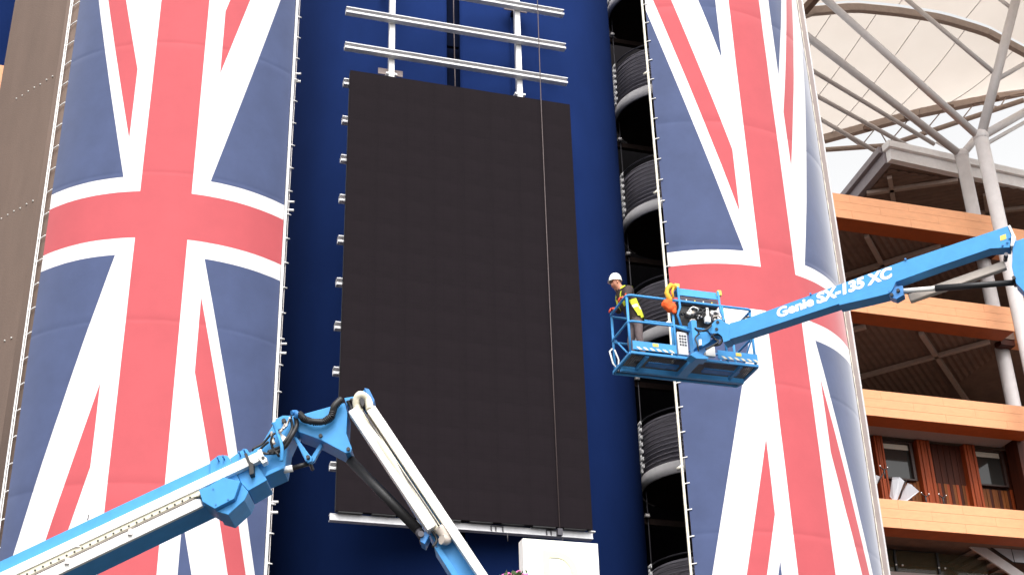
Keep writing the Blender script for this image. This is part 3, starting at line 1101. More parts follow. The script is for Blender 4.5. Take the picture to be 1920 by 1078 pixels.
# struts hanging below the membrane
for a_, c_ in (([(27.936, 44.800)], [(34.825, 46.456)]), ([(28.886, 46.407)], [(33.770, 46.907)]), ([(29.917, 48.001)], [(32.740, 47.746)])):
    rod('strut', (*a_[0], 39.4), (*c_[0], 37.7), 0.10, 'gsteel', cp, 12)
b = MB()
(k0x, k0y), (k1x, k1y) = [(25.695, 41.215), (25.808, 39.805)]
b.beam((k0x, k0y, 39), (k1x, k1y, 39), 0.25, 0.3)
build('edge_bracket', b, 'soff', cp)

# ---------------------------------------------------------------- white sign tower at the bottom of the picture
(sx0, sz0), (sx1, sz1) = [(7.677, 10.013), (9.115, 10.011)]
zt = (sz0 + sz1) / 2
sg = thing('sign_pylon', ((sx0 + sx1) / 2, 24.1, 0), 'white pylon sign with a pale yellow letter below the screen', 'sign')
b = MB()
b.box(sx0, sx1, 24.0, 24.26, 3.0, zt)
build('panel', b, 'sign', sg, bevel=0.008)
(d0x, d0z), (d1x, d1z) = [(8.043, 9.810), (8.703, 8.998)]
def dshape(inset):
    x0, x1, z0, z1 = d0x + inset, d1x - inset, d1z + inset, d0z - inset
    rr = (x1 - x0) * 0.62
    pts = [(x0, z0), (x0, z1), (x1 - rr, z1)]
    for i in range(1, 12):
        a = PI / 2 - PI * i / 12
        pts.append((x1 - rr + rr * math.cos(a), (z0 + z1) / 2 + (z1 - z0) / 2 * math.sin(a)))
    pts.append((x1 - rr, z0))
    return pts
po, pi_ = dshape(0), dshape(0.13)
b = MB()
k = len(po)
vs = [(x_, 23.985, z_) for x_, z_ in po] + [(x_, 23.985, z_) for x_, z_ in pi_] + [(x_, 23.999, z_) for x_, z_ in po] + [(x_, 23.999, z_) for x_, z_ in pi_]
fs = []
for i in range(k):
    j = (i + 1) % k
    fs += [(i, j, k + j, k + i), (i, 2 * k + i, 2 * k + j, j), (k + i, k + j, 3 * k + j, 3 * k + i)]
b.add(vs, fs)
build('letter', b, 'letter', sg)
b = MB()
b.box((sx0 + sx1) / 2 - 0.3, (sx0 + sx1) / 2 + 0.3, 24.03, 24.23, 0, 3.0)
build('plinth', b, 'gsteel', sg)

# flower baskets on posts in front of the sign
def flower(px_, label, n, sd_, wide):
    rnd = random.Random(sd_)
    (fx, fz) = px_
    Y = 11.0
    root = thing('flower_basket', (fx, Y, 0), label, 'flower basket', 'pink flower baskets on posts')
    b = MB()
    b.tube((fx, Y, 0), (fx, Y, fz - 0.35), 0.05, 12)
    build('post', b, 'black', root)
    b = MB()
    b.arc(fx, Y, 0.05, 0.24, 0, 2 * PI, fz - 0.36, fz - 0.12, 20)
    build('basket', b, 'basketb', root)
    b = MB()
    for i in range(120):
        a, rr = rnd.uniform(0, 2 * PI), rnd.uniform(0, wide)
        p = Vector((fx + rr * math.cos(a), Y + rr * math.sin(a), fz - 0.14 + 0.1 * rnd.random() * (1 - rr / wide * 0.4)))
        d = Vector((rnd.uniform(-1, 1), rnd.uniform(-1, 1), rnd.uniform(0.2, 1))).normalized() * 0.05
        e = d.orthogonal().normalized() * 0.016
        b.add([p - e, p + d * 0.5 - e * 1.3, p + d, p + d * 0.5 + e * 1.3], [(0, 1, 2, 3)])
    build('foliage', b, 'leaf', root, kind='stuff')
    for i in range(n):
        a, rr = rnd.uniform(0, 2 * PI), wide * math.sqrt(rnd.random())
        c = Vector((fx + rr * math.cos(a), Y + rr * math.sin(a) * 0.6, fz - 0.02 - 0.06 * (rr / wide) ** 2 - rnd.uniform(0, 0.03)))
        b = MB()
        for q in range(5):
            g_ = 2 * PI * q / 5 + rnd.random()
            d = Vector((math.cos(g_), math.sin(g_) * 0.6, 0.25 + 0.5 * math.sin(g_ + 1)))
            s_ = d.orthogonal().normalized() * 0.012
            b.add([c, c + d * 0.016 + s_, c + d * 0.03, c + d * 0.016 - s_], [(0, 1, 2, 3)])
        b.ball(c, 0.009, 6, 4)
        build('blossom', b, 'pink', root)
flower([(3.456, 5.185)][0], 'pink flowers peeping up in front of the white sign', 34, 3, 0.17)
flower([(5.113, 5.261)][0], 'few pink petals at the foot of the right banner', 16, 5, 0.07)

# ---------------------------------------------------------------- articulated lift on the left
CY_, SY_ = math.cos(YAW), math.sin(YAW)
def LB(p, d=0.0):
    a, z = p
    return (SY_ * (16 + d) + CY_ * a, CY_ * (16 + d) - SY_ * a, z)
LOFF = Vector((SY_, CY_, 0))
def plate(name, poly, d0, d1, m_, parent, bevel=0.006, fn=LB, off=None):
    b = MB()
    b.prism([fn(p, d0) for p in poly], (off or LOFF) * (d1 - d0))
    return build(name, b, m_, parent, bevel=bevel)
def pin(name, p, d0, d1, r, m_, parent, fn=LB):
    b = MB()
    b.tube(fn(p, d0), fn(p, d1), r, 14)
    return build(name, b, m_, parent)
def hose(name, pts, r, m_, parent, ds=0.0, fn=LB):
    # smooth curve through the points
    ps = [Vector(fn(p, ds + 0.03 * math.sin(i * 2.1))) for i, p in enumerate(pts)]
    o = []
    for i in range(len(ps) - 1):
        p0, p1, p2, p3 = ps[max(i - 1, 0)], ps[i], ps[i + 1], ps[min(i + 2, len(ps) - 1)]
        for j in range(6):
            t_ = j / 6
            o.append(0.5 * ((2 * p1) + (p2 - p0) * t_ + (2 * p0 - 5 * p1 + 4 * p2 - p3) * t_ ** 2 + (3 * p1 - p0 - 3 * p2 + p3) * t_ ** 3))
    o.append(ps[-1])
    b = MB()
    b.path(o, r, 8)
    return build(name, b, m_, parent)
(lx, lz), = [(-1.833, 8.772)]
ll = thing('boom_lift', LB((lx, lz)), 'blue folding boom lift with white cable trays in front of the left flag', 'boom lift', 'blue boom lifts')
bt = plate('boom', [(-8.239, 5.725), (-3.610, 7.966), (-3.573, 7.463), (-8.133, 5.225)], 0, 0.45, 'lift', ll)
plate('rail', [(-8.202, 5.552), (-3.037, 8.055), (-2.981, 7.953), (-8.181, 5.453)], -0.10, -0.002, 'tray', bt, 0.006)
plate('cable_tray', [(-8.177, 5.433), (-3.745, 7.606), (-3.596, 7.608), (-3.630, 7.556), (-3.751, 7.521), (-8.162, 5.363)], -0.08, -0.002, 'trayc', bt, 0.006)
plate('tray_rim', [(-8.180, 5.447), (-3.722, 7.625), (-3.721, 7.612), (-8.178, 5.436)], -0.09, -0.002, 'dsteel', bt, 0)
plate('tray_rim', [(-8.162, 5.363), (-3.751, 7.518), (-3.750, 7.508), (-8.160, 5.355)], -0.07, -0.002, 'beige', bt, 0)
plate('tray_flank', [(-8.160, 5.352), (-3.743, 7.504), (-3.675, 7.506), (-3.644, 7.420), (-8.134, 5.231)], -0.06, -0.002, 'tray', bt, 0.006)
HL = [(-3.794, 7.518), (-5.481, 6.703)]
hp = None
for k in range(42):
    p = Vector(LB(HL[0], -0.088)).lerp(Vector(LB(HL[1], -0.088)), k / 20.0)
    if hp is None:
        b = MB()
        b.tube(p, p + LOFF * 0.012, 0.012, 8)
        hp, h0 = build('hole', b, 'black', bt), p
    else:
        dup(hp, bt, p - h0)
for q in [(-4.445, 7.136), (-5.130, 6.815), (-5.031, 7.007)]:
    b = MB()
    c = Vector(LB(q, -0.1))
    b.box(c.x - 0.02, c.x + 0.03, c.y, c.y + 0.05, c.z - 0.05, c.z + 0.02)
    build('tray_catch', b, 'gsteel', bt)
b = MB()
(q0, q1) = [(-4.993, 7.325), (-4.988, 7.390)]
b.tube(LB(q0, 0.05), LB(q1, 0.05), 0.006, 6)
build('grease_nipple', b, 'black', bt)
# head of the boom
hd = plate('boom_collar', [(-3.607, 7.975), (-3.514, 8.052), (-3.412, 8.048), (-3.380, 8.012), (-3.227, 7.699), (-3.380, 7.748), (-3.594, 7.790)], -0.03, 0.47, 'lift', ll)
plate('collar_plate', [(-3.377, 8.012), (-3.216, 8.133), (-3.185, 8.126), (-3.157, 8.086), (-2.928, 7.738), (-2.931, 7.725), (-3.138, 7.604), (-3.221, 7.696)], -0.015, 0.45, 'lift', hd)
for q in [(-3.502, 7.980), (-3.439, 7.997), (-3.254, 8.040), (-3.197, 8.068), (-3.519, 7.589), (-3.339, 7.458), (-3.476, 7.399)]:
    pin('bolt', q, -0.15, -0.02, 0.010, 'liftd', hd)
plate('cover', [(-3.684, 7.586), (-3.582, 7.623), (-3.417, 7.734), (-3.213, 7.673), (-3.269, 7.467), (-3.485, 7.351), (-3.631, 7.440)], -0.14, 0.30, 'lift', hd)
plate('cover', [(-3.210, 7.673), (-3.126, 7.572), (-3.165, 7.476), (-3.343, 7.303), (-3.479, 7.348), (-3.266, 7.463)], -0.06, 0.42, 'lift', hd)
ha = plate('boom_head', [(-3.182, 8.083), (-3.030, 8.201), (-2.905, 8.439), (-2.866, 8.526), (-2.792, 8.565), (-2.631, 8.560), (-2.584, 8.522), (-2.579, 8.422), (-2.654, 8.312), (-2.715, 8.158), (-2.737, 7.892), (-2.960, 7.771)], 0.04, 0.40, 'lift', ll)
pin('pivot_pin', [(-2.769, 8.484)][0], 0.0, 0.42, 0.028, 'black', ha)
plate('rail_bracket', [(-3.037, 8.059), (-2.995, 8.078), (-2.960, 7.987), (-2.922, 7.962), (-2.917, 7.917), (-2.967, 7.889), (-3.024, 7.965)], -0.13, -0.02, 'tray', ha, 0.006)
pin('bolt', [(-2.965, 7.960)][0], -0.14, -0.12, 0.02, 'black', ha)
plate('rail_clip', [(-3.194, 8.027), (-3.160, 8.034), (-3.117, 7.928), (-3.076, 7.902), (-3.063, 7.774), (-3.116, 7.759), (-3.126, 7.880), (-3.185, 8.002)], -0.12, -0.01, 'black', ha, 0.004)
plate('valve_block', [(-2.807, 8.317), (-2.712, 8.240), (-2.747, 8.184), (-2.802, 8.226)], -0.06, 0.03, 'tray', ha, 0.006)
plate('head_skirt', [(-2.934, 7.834), (-2.742, 7.916), (-2.742, 7.868), (-2.953, 7.770)], -0.02, 0.4, 'lift', ha)
hose('guard_hoop', [(-2.873, 8.410), (-2.821, 8.284), (-2.750, 8.086), (-2.749, 7.916)], 0.022, 'lift', ha, -0.12)
for hp_, rr in (([(-2.619, 8.501), (-2.604, 8.393), (-2.644, 8.254), (-2.721, 8.126), (-2.832, 8.064), (-2.915, 8.043)], 0.028), ([(-2.677, 8.478), (-2.656, 8.362), (-2.710, 8.199), (-2.782, 8.120), (-2.916, 8.075)], 0.018),
                ([(-2.897, 8.287), (-2.998, 8.175), (-3.084, 8.097), (-3.106, 8.081)], 0.014), ([(-2.735, 8.414), (-2.792, 8.316), (-2.866, 8.269), (-2.890, 8.156), (-2.808, 8.039)], 0.014),
                ([(-2.663, 8.511), (-2.749, 8.381), (-2.807, 8.317)], 0.012), ([(-2.864, 8.237), (-2.881, 8.123), (-2.807, 8.023), (-2.791, 7.998)], 0.016), ([(-2.922, 8.189), (-3.024, 8.095), (-2.944, 8.027), (-2.854, 8.041)], 0.016)):
    hose('hose', hp_, rr, 'black', ha, -0.07)
for hp_ in ([(-2.890, 8.303), (-2.874, 8.204), (-2.844, 8.138)], [(-2.727, 8.397), (-2.769, 8.332), (-2.790, 8.283)]):
    hose('fitting', hp_, 0.016, 'beige', ha, -0.1)
hose('fitting', [(-2.676, 8.470), (-2.718, 8.380), (-2.746, 8.315)], 0.014, 'chrome', ha, -0.11)
# rocker plate, links and cylinders at the knee
rk = plate('rocker_plate', [(-2.610, 8.539), (-2.138, 8.668), (-2.046, 8.689), (-2.012, 8.574), (-2.015, 8.292), (-1.945, 8.102), (-1.959, 8.052), (-2.017, 8.044), (-2.314, 8.219), (-2.591, 8.335)], 0.0, 0.36, 'lift', ll)
plate('knee_bracket', [(-2.053, 8.745), (-1.889, 8.769), (-1.808, 8.852), (-1.755, 8.836), (-1.691, 8.700), (-1.701, 8.629), (-1.777, 8.637), (-1.920, 8.689), (-2.017, 8.644)], -0.02, 0.38, 'lift', rk)
plate('top_cap', [(-1.813, 8.857), (-1.755, 8.841), (-1.684, 8.695), (-1.698, 8.634), (-1.730, 8.659), (-1.792, 8.804)], -0.05, 0.1, 'liftd', rk)
for q in [(-2.319, 8.265), (-1.985, 8.087), (-1.962, 8.715), (-2.458, 8.001)]:
    pin('pin', q, -0.03, 0.38, 0.022, 'black', rk)
lk = plate('link', [(-2.645, 8.276), (-2.609, 8.274), (-2.444, 8.041), (-2.413, 8.014), (-2.417, 7.962), (-2.456, 7.944), (-2.493, 7.973)], 0.02, 0.09, 'lift', ll, 0.008)
plate('link', [(-2.338, 8.228), (-2.306, 8.194), (-2.400, 7.997), (-2.438, 7.971), (-2.458, 8.012)], 0.10, 0.17, 'lift', ll, 0.008)
b = MB()
(c0, c1, c2) = [(-2.756, 7.892), (-2.651, 7.913), (-2.464, 7.967)]
b.tube(LB(c0, 0.1), LB(c1, 0.1), 0.042, 14)
cyl_ = build('cylinder_rod', b, 'tray', ll)
b = MB()
b.tube(LB(c1, 0.1), LB(c2, 0.1), 0.03, 14)
build('cylinder_barrel', b, 'black', ll)
big = [(-2.571, 8.521), (-2.507, 8.453), (-2.398, 8.410), (-2.275, 8.412), (-2.186, 8.479), (-2.159, 8.595), (-2.077, 8.701)]
hose('ribbed_hose', big, 0.038, 'black', rk, -0.09)
pts = [Vector(LB(p, -0.09)) for p in big]
b = MB()
for i in range(len(pts) - 1):
    for j in range(5):
        c = pts[i].lerp(pts[i + 1], j / 5)
        d = (pts[i + 1] - pts[i]).normalized()
        b.tube(c - d * 0.008, c + d * 0.008, 0.044, 8)
build('hose_rings', b, 'black', rk)
hose('hose_clip', [(-2.664, 8.544), (-2.627, 8.560), (-2.594, 8.517), (-2.608, 8.484)], 0.03, 'liftd', rk, -0.08)
for hp_ in ([(-2.008, 8.691), (-1.962, 8.607), (-1.949, 8.536)], [(-1.975, 8.702), (-1.930, 8.641), (-1.906, 8.558)]):
    hose('hose', hp_, 0.02, 'black', rk, -0.06)
# second arm running down to the right
ar = plate('arm', [(-1.951, 8.607), (-1.701, 8.634), (1.758, 2.829), (1.483, 2.836), (-0.908, 6.827)], 0.02, 0.34, 'lift', ll)
plate('arm_flange', [(-0.971, 6.850), (-0.908, 6.870), (1.546, 2.834), (1.447, 2.837)], -0.03, 0.3, 'lift', ar)
t1_ = plate('cable_tray', [(-1.981, 8.506), (-1.889, 8.569), (-0.939, 7.070), (-1.037, 7.012)], -0.16, 0.0, 'tray', ar, 0.008)
plate('cable_tray', [(-1.764, 8.518), (-1.671, 8.586), (1.191, 3.982), (1.087, 3.985)], -0.14, 0.0, 'tray', ar, 0.008)
plate('tray_floor', [(-1.884, 8.564), (-1.764, 8.518), (-0.825, 6.954), (-0.908, 6.999)], -0.03, 0.01, 'beige', ar, 0)
hose('cable_carrier', [(-1.727, 8.540), (-1.767, 8.684), (-1.845, 8.729), (-1.891, 8.664), (-1.851, 8.521), (-1.549, 8.023), (-1.182, 7.447), (-0.908, 7.021)], 0.052, 'trayc', ar, -0.10)
hose('seam_cord', [(-1.807, 8.508), (-1.484, 7.975), (-1.076, 7.322), (-0.908, 7.054)], 0.010, 'dsteel', ar, -0.17)
hose('carrier_gap', [(-1.764, 8.553), (-1.442, 8.042), (-0.991, 7.341), (-0.824, 7.062)], 0.022, 'black', ar, -0.05)
plate('carrier_eye', [(-1.852, 8.663), (-1.826, 8.686), (-1.795, 8.656), (-1.794, 8.594), (-1.815, 8.562), (-1.837, 8.603)], -0.16, -0.02, 'black', ar, 0)
hose('carrier_end', [(-0.918, 7.065), (-0.825, 6.932), (-0.883, 6.916)], 0.062, 'beige', ar, -0.10)
hose('hose', [(-0.991, 7.024), (-0.939, 6.925), (-0.981, 6.829)], 0.016, 'black', ar, -0.10)
plate('end_lug', [(-1.127, 6.984), (-1.075, 7.026), (-1.023, 6.986), (-1.075, 6.875), (-1.127, 6.909)], -0.08, 0.15, 'liftd', ar)
b = MB()
(c0, c1) = [(-1.983, 8.025), (-1.159, 7.083)]
b.tube(LB(c0, 0.18), LB(c1, 0.02), 0.062, 18)
build('lift_cylinder', b, 'black', ll)
b = MB()
(c0, c1) = [(-1.180, 7.106), (-1.085, 6.961)]
b.tube(LB(c0, 0.02), LB(c1, 0.02), 0.05, 14)
build('cylinder_eye', b, 'dsteel', ll)
pin('pin', [(-1.116, 6.988)][0], -0.12, 0.2, 0.035, 'dsteel', ll)

# ---------------------------------------------------------------- basket lift on the right
PL_, PR_ = Vector((10.7, 20.9, 0)), Vector((14.6, 17.7, 0))
RE = (PR_ - PL_).normalized()
RN = Vector((-RE.y, RE.x, 0))
def RB(p, d=0.0):
    v = PL_ + RE * p[0] + RN * d
    return (v.x, v.y, p[1])
def rplate(name, poly, d0, d1, m_, parent, bevel=0.005):
    return plate(name, poly, d0, d1, m_, parent, bevel, RB, RN)
rl = thing('boom_lift', (10.3, 21.6, 12.8), 'blue boom lift holding up a worker in its basket beside the right flag', 'boom lift', 'blue boom lifts')
jb = rplate('boom', [(-0.028, 13.188), (0.286, 13.215), (3.121, 13.709), (4.893, 13.959), (4.923, 13.784), (4.855, 13.552), (4.551, 13.605), (3.679, 13.471), (2.939, 13.343), (1.938, 13.143), (0.255, 12.915), (-0.059, 12.877)], 0, 0.26, 'lift', rl)
rplate('end_cap', [(4.902, 13.957), (4.937, 13.959), (4.987, 13.706), (4.916, 13.558), (4.875, 13.568), (4.929, 13.772)], -0.02, 0.28, 'tray', jb, 0.004)
rplate('gusset', [(1.920, 13.147), (2.929, 13.335), (2.855, 13.206), (2.791, 13.138), (2.534, 13.123), (1.923, 13.105)], -0.02, 0.28, 'lift', jb, 0.006)
rplate('sticker', [(4.742, 13.798), (4.841, 13.815), (4.833, 13.723), (4.734, 13.706)], -0.006, 0.0, 'ytag', jb, 0)
for q in [(4.838, 13.649), (4.752, 13.608), (4.885, 13.721), (2.795, 13.168), (3.151, 13.723), (1.460, 13.430)]:
    pin('bolt', q, -0.03, 0.0, 0.018, 'liftd', jb, RB)
(e0, e1, e2) = [(2.998, 13.194), (3.543, 13.120), (4.806, 12.950)]
b = MB()
b.tube(RB(e0, 0.1), RB(e1, 0.1), 0.042, 14)
build('cylinder_rod', b, 'tray', rl)
b = MB()
b.path([RB(e1, 0.1), RB(e2, 0.12)], [0.058, 0.05], 16)
build('cylinder_barrel', b, 'black', rl)
b = MB()
(e3, e4) = [(3.076, 13.114), (4.729, 13.386)]
b.beam(RB(e3, 0.3), RB(e4, 0.3), 0.12, 0.15)
build('cable_tube', b, 'beige', rl, bevel=0.02)
hg = rplate('hinge', [(2.757, 13.156), (2.918, 13.264), (3.026, 13.260), (3.017, 13.076), (2.882, 13.024), (2.783, 13.088)], 0.02, 0.2, 'liftd', rl)
for q in [(2.940, 13.166), (2.823, 13.110)]:
    pin('pin', q, -0.02, 0.24, 0.03, 'black', hg, RB)
ms = rplate('upright_arm', [(4.924, 13.649), (5.733, 13.790), (5.820, 12.953), (5.360, 11.879), (4.836, 12.883), (4.823, 13.190)], 0.02, 0.3, 'lift', rl)
pin('pin', [(4.819, 12.977)][0], -0.02, 0.3, 0.03, 'black', ms, RB)
b = MB()
b.tube(RB([(4.779, 13.467)][0], 0.05), RB([(4.742, 13.455)][0], 0.25), 0.035, 12)
build('clamp', b, 'dsteel', rl)

# carriers the two lifts stand on, below and beside the picture
def carrier(parent, c, yaw):
    e = Vector((math.cos(yaw), math.sin(yaw), 0))
    n = Vector((-e.y, e.x, 0))
    c = Vector(c)
    z = Vector((0, 0, 1))
    b = MB()
    b.beam(c - e * 1.9 + z * 0.75, c + e * 1.9 + z * 0.75, 1.5, 0.5)
    build('chassis', b, 'gsteel', parent, bevel=0.03)
    b = MB()
    b.beam(c - e * 1.5 + z * 1.75, c + e * 1.3 + z * 1.75, 1.6, 0.95)
    build('turntable', b, 'lift', parent, bevel=0.05)
    b = MB()
    b.tube(c + z * 1.0, c + z * 1.27, 0.6, 24)
    build('slew_ring', b, 'dsteel', parent)
    for i in (-1, 1):
        for j in (-1, 1):
            b = MB()
            p = c + e * 1.5 * i + n * 1.0 * j + z * 0.5
            b.tube(p - n * 0.2, p + n * 0.2, 0.5, 24)
            wh = build('wheel', b, 'black', parent)
            b = MB()
            b.tube(p - n * 0.21, p + n * 0.21, 0.26, 16)
            build('rim', b, 'tray', wh)
ep, = [(1.621, 2.832)]
ec = LB(ep, 0.18)
carrier(ll, (ec[0], ec[1], 0), -YAW)
kt = RB([(5.503, 12.828)][0], 0.16)
b = MB()
base_ = Vector((kt[0] + 9.0, kt[1] - 2.5, 2.2))
b.beam(Vector(kt) + Vector((-0.1, 0, 0.1)), base_, 0.42, 0.5)
build('main_boom', b, 'lift', rl, bevel=0.02)
carrier(rl, (base_.x, base_.y, 0), -0.3)

# lettering on the boom
def lettering(txt, parent, org, along, fn, height, width, shear, bold, m_, d):
    cu = bpy.data.curves.new('lettering', 'FONT')
    cu.body = txt
    cu.size = 1
    cu.offset = bold
    cu.shear = shear
    cu.resolution_u = 6
    to = bpy.data.objects.new('lettering_curve', cu)
    COL.objects.link(to)
    dg = bpy.context.evaluated_depsgraph_get()
    me = bpy.data.meshes.new_from_object(to.evaluated_get(dg))
    bpy.data.objects.remove(to)
    xs = [v.co.x for v in me.vertices]
    ys = [v.co.y for v in me.vertices]
    x0, x1, y0, y1 = min(xs), max(xs), min(ys), max(ys)
    ca, sa = along
    b = bmesh.new()
    for k, (ox, oy) in enumerate(((-1, 0), (1, 0), (0, 1), (0, -1), (0, 0))):
        o_ = len(b.verts)
        b.from_mesh(me)
        b.verts.ensure_lookup_table()
        for v in b.verts[o_:]:
            x = (v.co.x - x0) / (x1 - x0) * width + ox * 0.008
            y = (v.co.y - y0) / (y1 - y0) * height + oy * 0.006
            v.co = Vector(fn((org[0] + ca * x - sa * y, org[1] + sa * x + ca * y), d - k * 0.0006))
    bpy.data.meshes.remove(me)
    return build('lettering', b, m_, parent)
(q0, q1, q2, q3) = [(0.851, 13.101), (1.498, 13.210), (1.556, 13.218), (2.919, 13.452)]
(h0, h1) = [(2.875, 13.337), (2.890, 13.627)]
ang = math.atan2(q3[1] - q0[1], q3[0] - q0[0])
al = (math.cos(ang), math.sin(ang))
lettering('Genie', jb, q0, al, RB, 0.185, math.hypot(q1[0] - q0[0], q1[1] - q0[1]), 0.12, 0.022, 'hat', -0.003)
lettering('SX-135 XC', jb, q2, al, RB, 0.205, math.hypot(q3[0] - q2[0], q3[1] - q2[1]), 0.25, 0.035, 'hat', -0.003)

# rotator between the boom and the basket
def NP(y):
    return lambda p, d=0.0: (p[0], y + d, p[1])
YOFF = Vector((0, 1, 0))
ro_ = rplate('boom_nose', [(-0.280, 13.309), (-0.185, 13.314), (-0.104, 13.219), (-0.029, 13.169), (-0.060, 12.857), (-0.174, 12.843), (-0.190, 12.961), (-0.258, 13.044), (-0.341, 13.037), (-0.425, 13.101), (-0.379, 13.214)], 0.0, 0.26, 'lift', rl, 0.006)
for q in [(-0.238, 13.253), (-0.270, 13.119)]:
    pin('pin', q, -0.02, 0.28, 0.028, 'black', ro_, RB)
plate('rotator', [(10.204, 13.090), (10.356, 13.119), (10.432, 13.051), (10.405, 12.927), (10.252, 12.816), (10.163, 12.836)], 0, 0.24, 'lift', rl, 0.008, NP(21.2), YOFF)
plate('rotator_bracket', [(10.451, 13.006), (10.531, 13.054), (10.640, 13.010), (10.445, 12.885), (10.230, 12.650), (10.120, 12.604), (10.122, 12.738), (10.301, 12.874)], 0, 0.16, 'liftd', rl, 0.006, NP(21.3), YOFF)
plate('bracket_foot', [(10.022, 12.664), (10.140, 12.740), (10.272, 12.692), (10.380, 12.654), (10.363, 12.614), (10.139, 12.601)], -0.02, 0.2, 'lift', rl, 0.006, NP(21.3), YOFF)
plate('swivel_cap', [(10.178, 12.932), (10.224, 12.943), (10.218, 12.828), (10.172, 12.815)], -0.08, -0.02, 'tray', rl, 0.004, NP(21.25), YOFF)
for hp_, rr in (([(10.428, 13.023), (10.542, 13.049), (10.589, 12.965), (10.534, 12.844), (10.407, 12.817)], 0.022), ([(10.387, 12.992), (10.458, 12.950), (10.500, 12.878), (10.379, 12.788), (10.262, 12.724)], 0.018), ([(10.166, 13.017), (10.084, 12.931), (10.082, 12.779), (10.108, 12.656)], 0.014), ([(10.469, 13.286), (10.550, 13.347), (10.646, 13.307), (10.689, 13.235)], 0.014),
                ([(10.076, 13.108), (10.171, 13.069), (10.298, 13.097), (10.408, 13.200)], 0.018), ([(11.018, 13.366), (11.104, 13.454), (11.193, 13.452)], 0.016)):
    hose('hose', hp_, rr, 'black', rl, 0.0, NP(21.1))

# the basket itself
X0, X1, Y0, Y1, ZF = 9.05, 11.54, 21.65, 22.56, 12.80
RT = 0.024
b = MB()
b.box(X0, X1, Y0 - 0.02, Y0 + 0.03, ZF - 0.05, ZF + 0.0)
b.box(X0, X1, Y1 - 0.03, Y1 + 0.02, ZF - 0.05, ZF + 0.0)
b.box(X0 - 0.02, X0 + 0.03, Y0 + 0.031, Y1 - 0.031, ZF - 0.05, ZF)
b.box(X1 - 0.03, X1 + 0.02, Y0 + 0.031, Y1 - 0.031, ZF - 0.05, ZF)
b.box(X0 + 0.031, X1 - 0.031, 22.22, 22.30, ZF - 0.12, ZF - 0.022)
b.box(X0 + 0.3, X0 + 0.36, Y0 + 0.031, 22.219, ZF - 0.08, ZF - 0.022)
b.box(X1 - 0.36, X1 - 0.3, Y0 + 0.031, 22.219, ZF - 0.08, ZF - 0.022)
b.box(10.15, 10.33, Y0 - 0.1, 22.219, ZF - 0.14, ZF - 0.055)
bk_ = build('basket', b, 'lift', rl, bevel=0.006)
b = MB()
k = 0
x = X0 + 0.05
while x < X1 - 0.04:
    b.box(x, x + 0.012, Y0 + 0.032, Y1 - 0.032, ZF - 0.02, ZF - 0.002)
    x += 0.04
y = Y0 + 0.06
while y < Y1 - 0.04:
    b.box(X0 + 0.031, X1 - 0.031, y, y + 0.012, ZF - 0.021, ZF - 0.004)
    y += 0.05
build('floor_grating', b, 'black', bk_, kind='stuff')
for xa, xb in ((9.5, 10.1), (10.6, 11.3)):
    b = MB()
    b.box(xa, xb, 21.95, 22.1, ZF - 0.055, ZF - 0.024)
    build('floor_plate', b, 'liftd', bk_)
def brail(name, pts, r=RT):
    bb = MB()
    bb.path(pts, r, 10)
    return build(name, bb, 'lift', bk_)
def corner_rail(z, x0, x1, y0, y1, open_front=None):
    pts = []
    for (cx, cy, a0) in ((x0 + 0.1, y0 + 0.1, 180), (x1 - 0.1, y0 + 0.1, 270), (x1 - 0.1, y1 - 0.1, 0), (x0 + 0.1, y1 - 0.1, 90)):
        for i in range(5):
            a = math.radians(a0 + 90 * i / 4)
            pts.append((cx + 0.1 * math.cos(a), cy + 0.1 * math.sin(a), z))
    return pts
b = MB()
b.path(corner_rail(ZF + 1.13, X0, X1, Y0, Y1), RT, 10, closed=True)
build('top_rail', b, 'lift', bk_)
b = MB()
b.path(corner_rail(ZF + 0.60, X0, X1, Y0, Y1), RT * 0.9, 10, closed=True)
build('mid_rail', b, 'lift', bk_)
for x, y in ((X0 + 0.02, Y0 + 0.06), (X0 + 0.02, Y1 - 0.06), (X1 - 0.02, Y0 + 0.06), (X1 - 0.02, Y1 - 0.06), (9.93, Y0), (10.93, Y0), (10.3, Y1)):
    brail('post', [(x, y, ZF - 0.02), (x, y, ZF + 1.12)])
for x in (9.63, 11.25):
    brail('thin_post', [(x, Y1, ZF), (x, Y1, ZF + 0.6)], 0.018)
brail('brace', [(X0 + 0.02, Y0 + 0.2, ZF + 0.05), (X0 + 0.02, Y1 - 0.15, ZF + 0.58)], 0.016)
brail('brace', [(X1 - 0.02, Y0 + 0.1, ZF + 0.58), (X1 - 0.02, Y1 - 0.1, ZF + 0.05)], 0.016)
brail('brace', [(9.95, Y0, ZF + 0.60), (10.22, Y0 - 0.1, ZF + 0.48)], 0.03)
for xa, xb in ((X0 + 0.03, 9.92), (10.73, X1 - 0.02)):
    b = MB()
    b.box(xa, xb, Y0 - 0.045, Y0 - 0.025, ZF + 0.02, ZF + 0.19)
    tb = build('toe_board', b, 'lift', bk_)
    x = xa + 0.06
    while x < xb - 0.1:
        b = MB()
        b.prism([(x + 0.06, Y0 - 0.049, ZF + 0.025), (x + 0.12, Y0 - 0.049, ZF + 0.025), (x + 0.06, Y0 - 0.049, ZF + 0.075), (x, Y0 - 0.049, ZF + 0.075)], (0, 0.0035, 0))
        build('hazard_stripe', b, 'cstripe', bk_)
        x += 0.125
    b = MB()
    xm = xa + (xb - xa) * 0.52
    b.box(xm - 0.055, xm + 0.055, Y0 - 0.05, Y0 - 0.0455, ZF + 0.11, ZF + 0.175)
    build('sticker', b, 'ytag', bk_)
b = MB()
b.box(X0 + 0.05, X1 - 0.05, Y1 - 0.02, Y1, ZF + 0.01, ZF + 0.15)
build('toe_board', b, 'liftd', bk_)
b = MB()
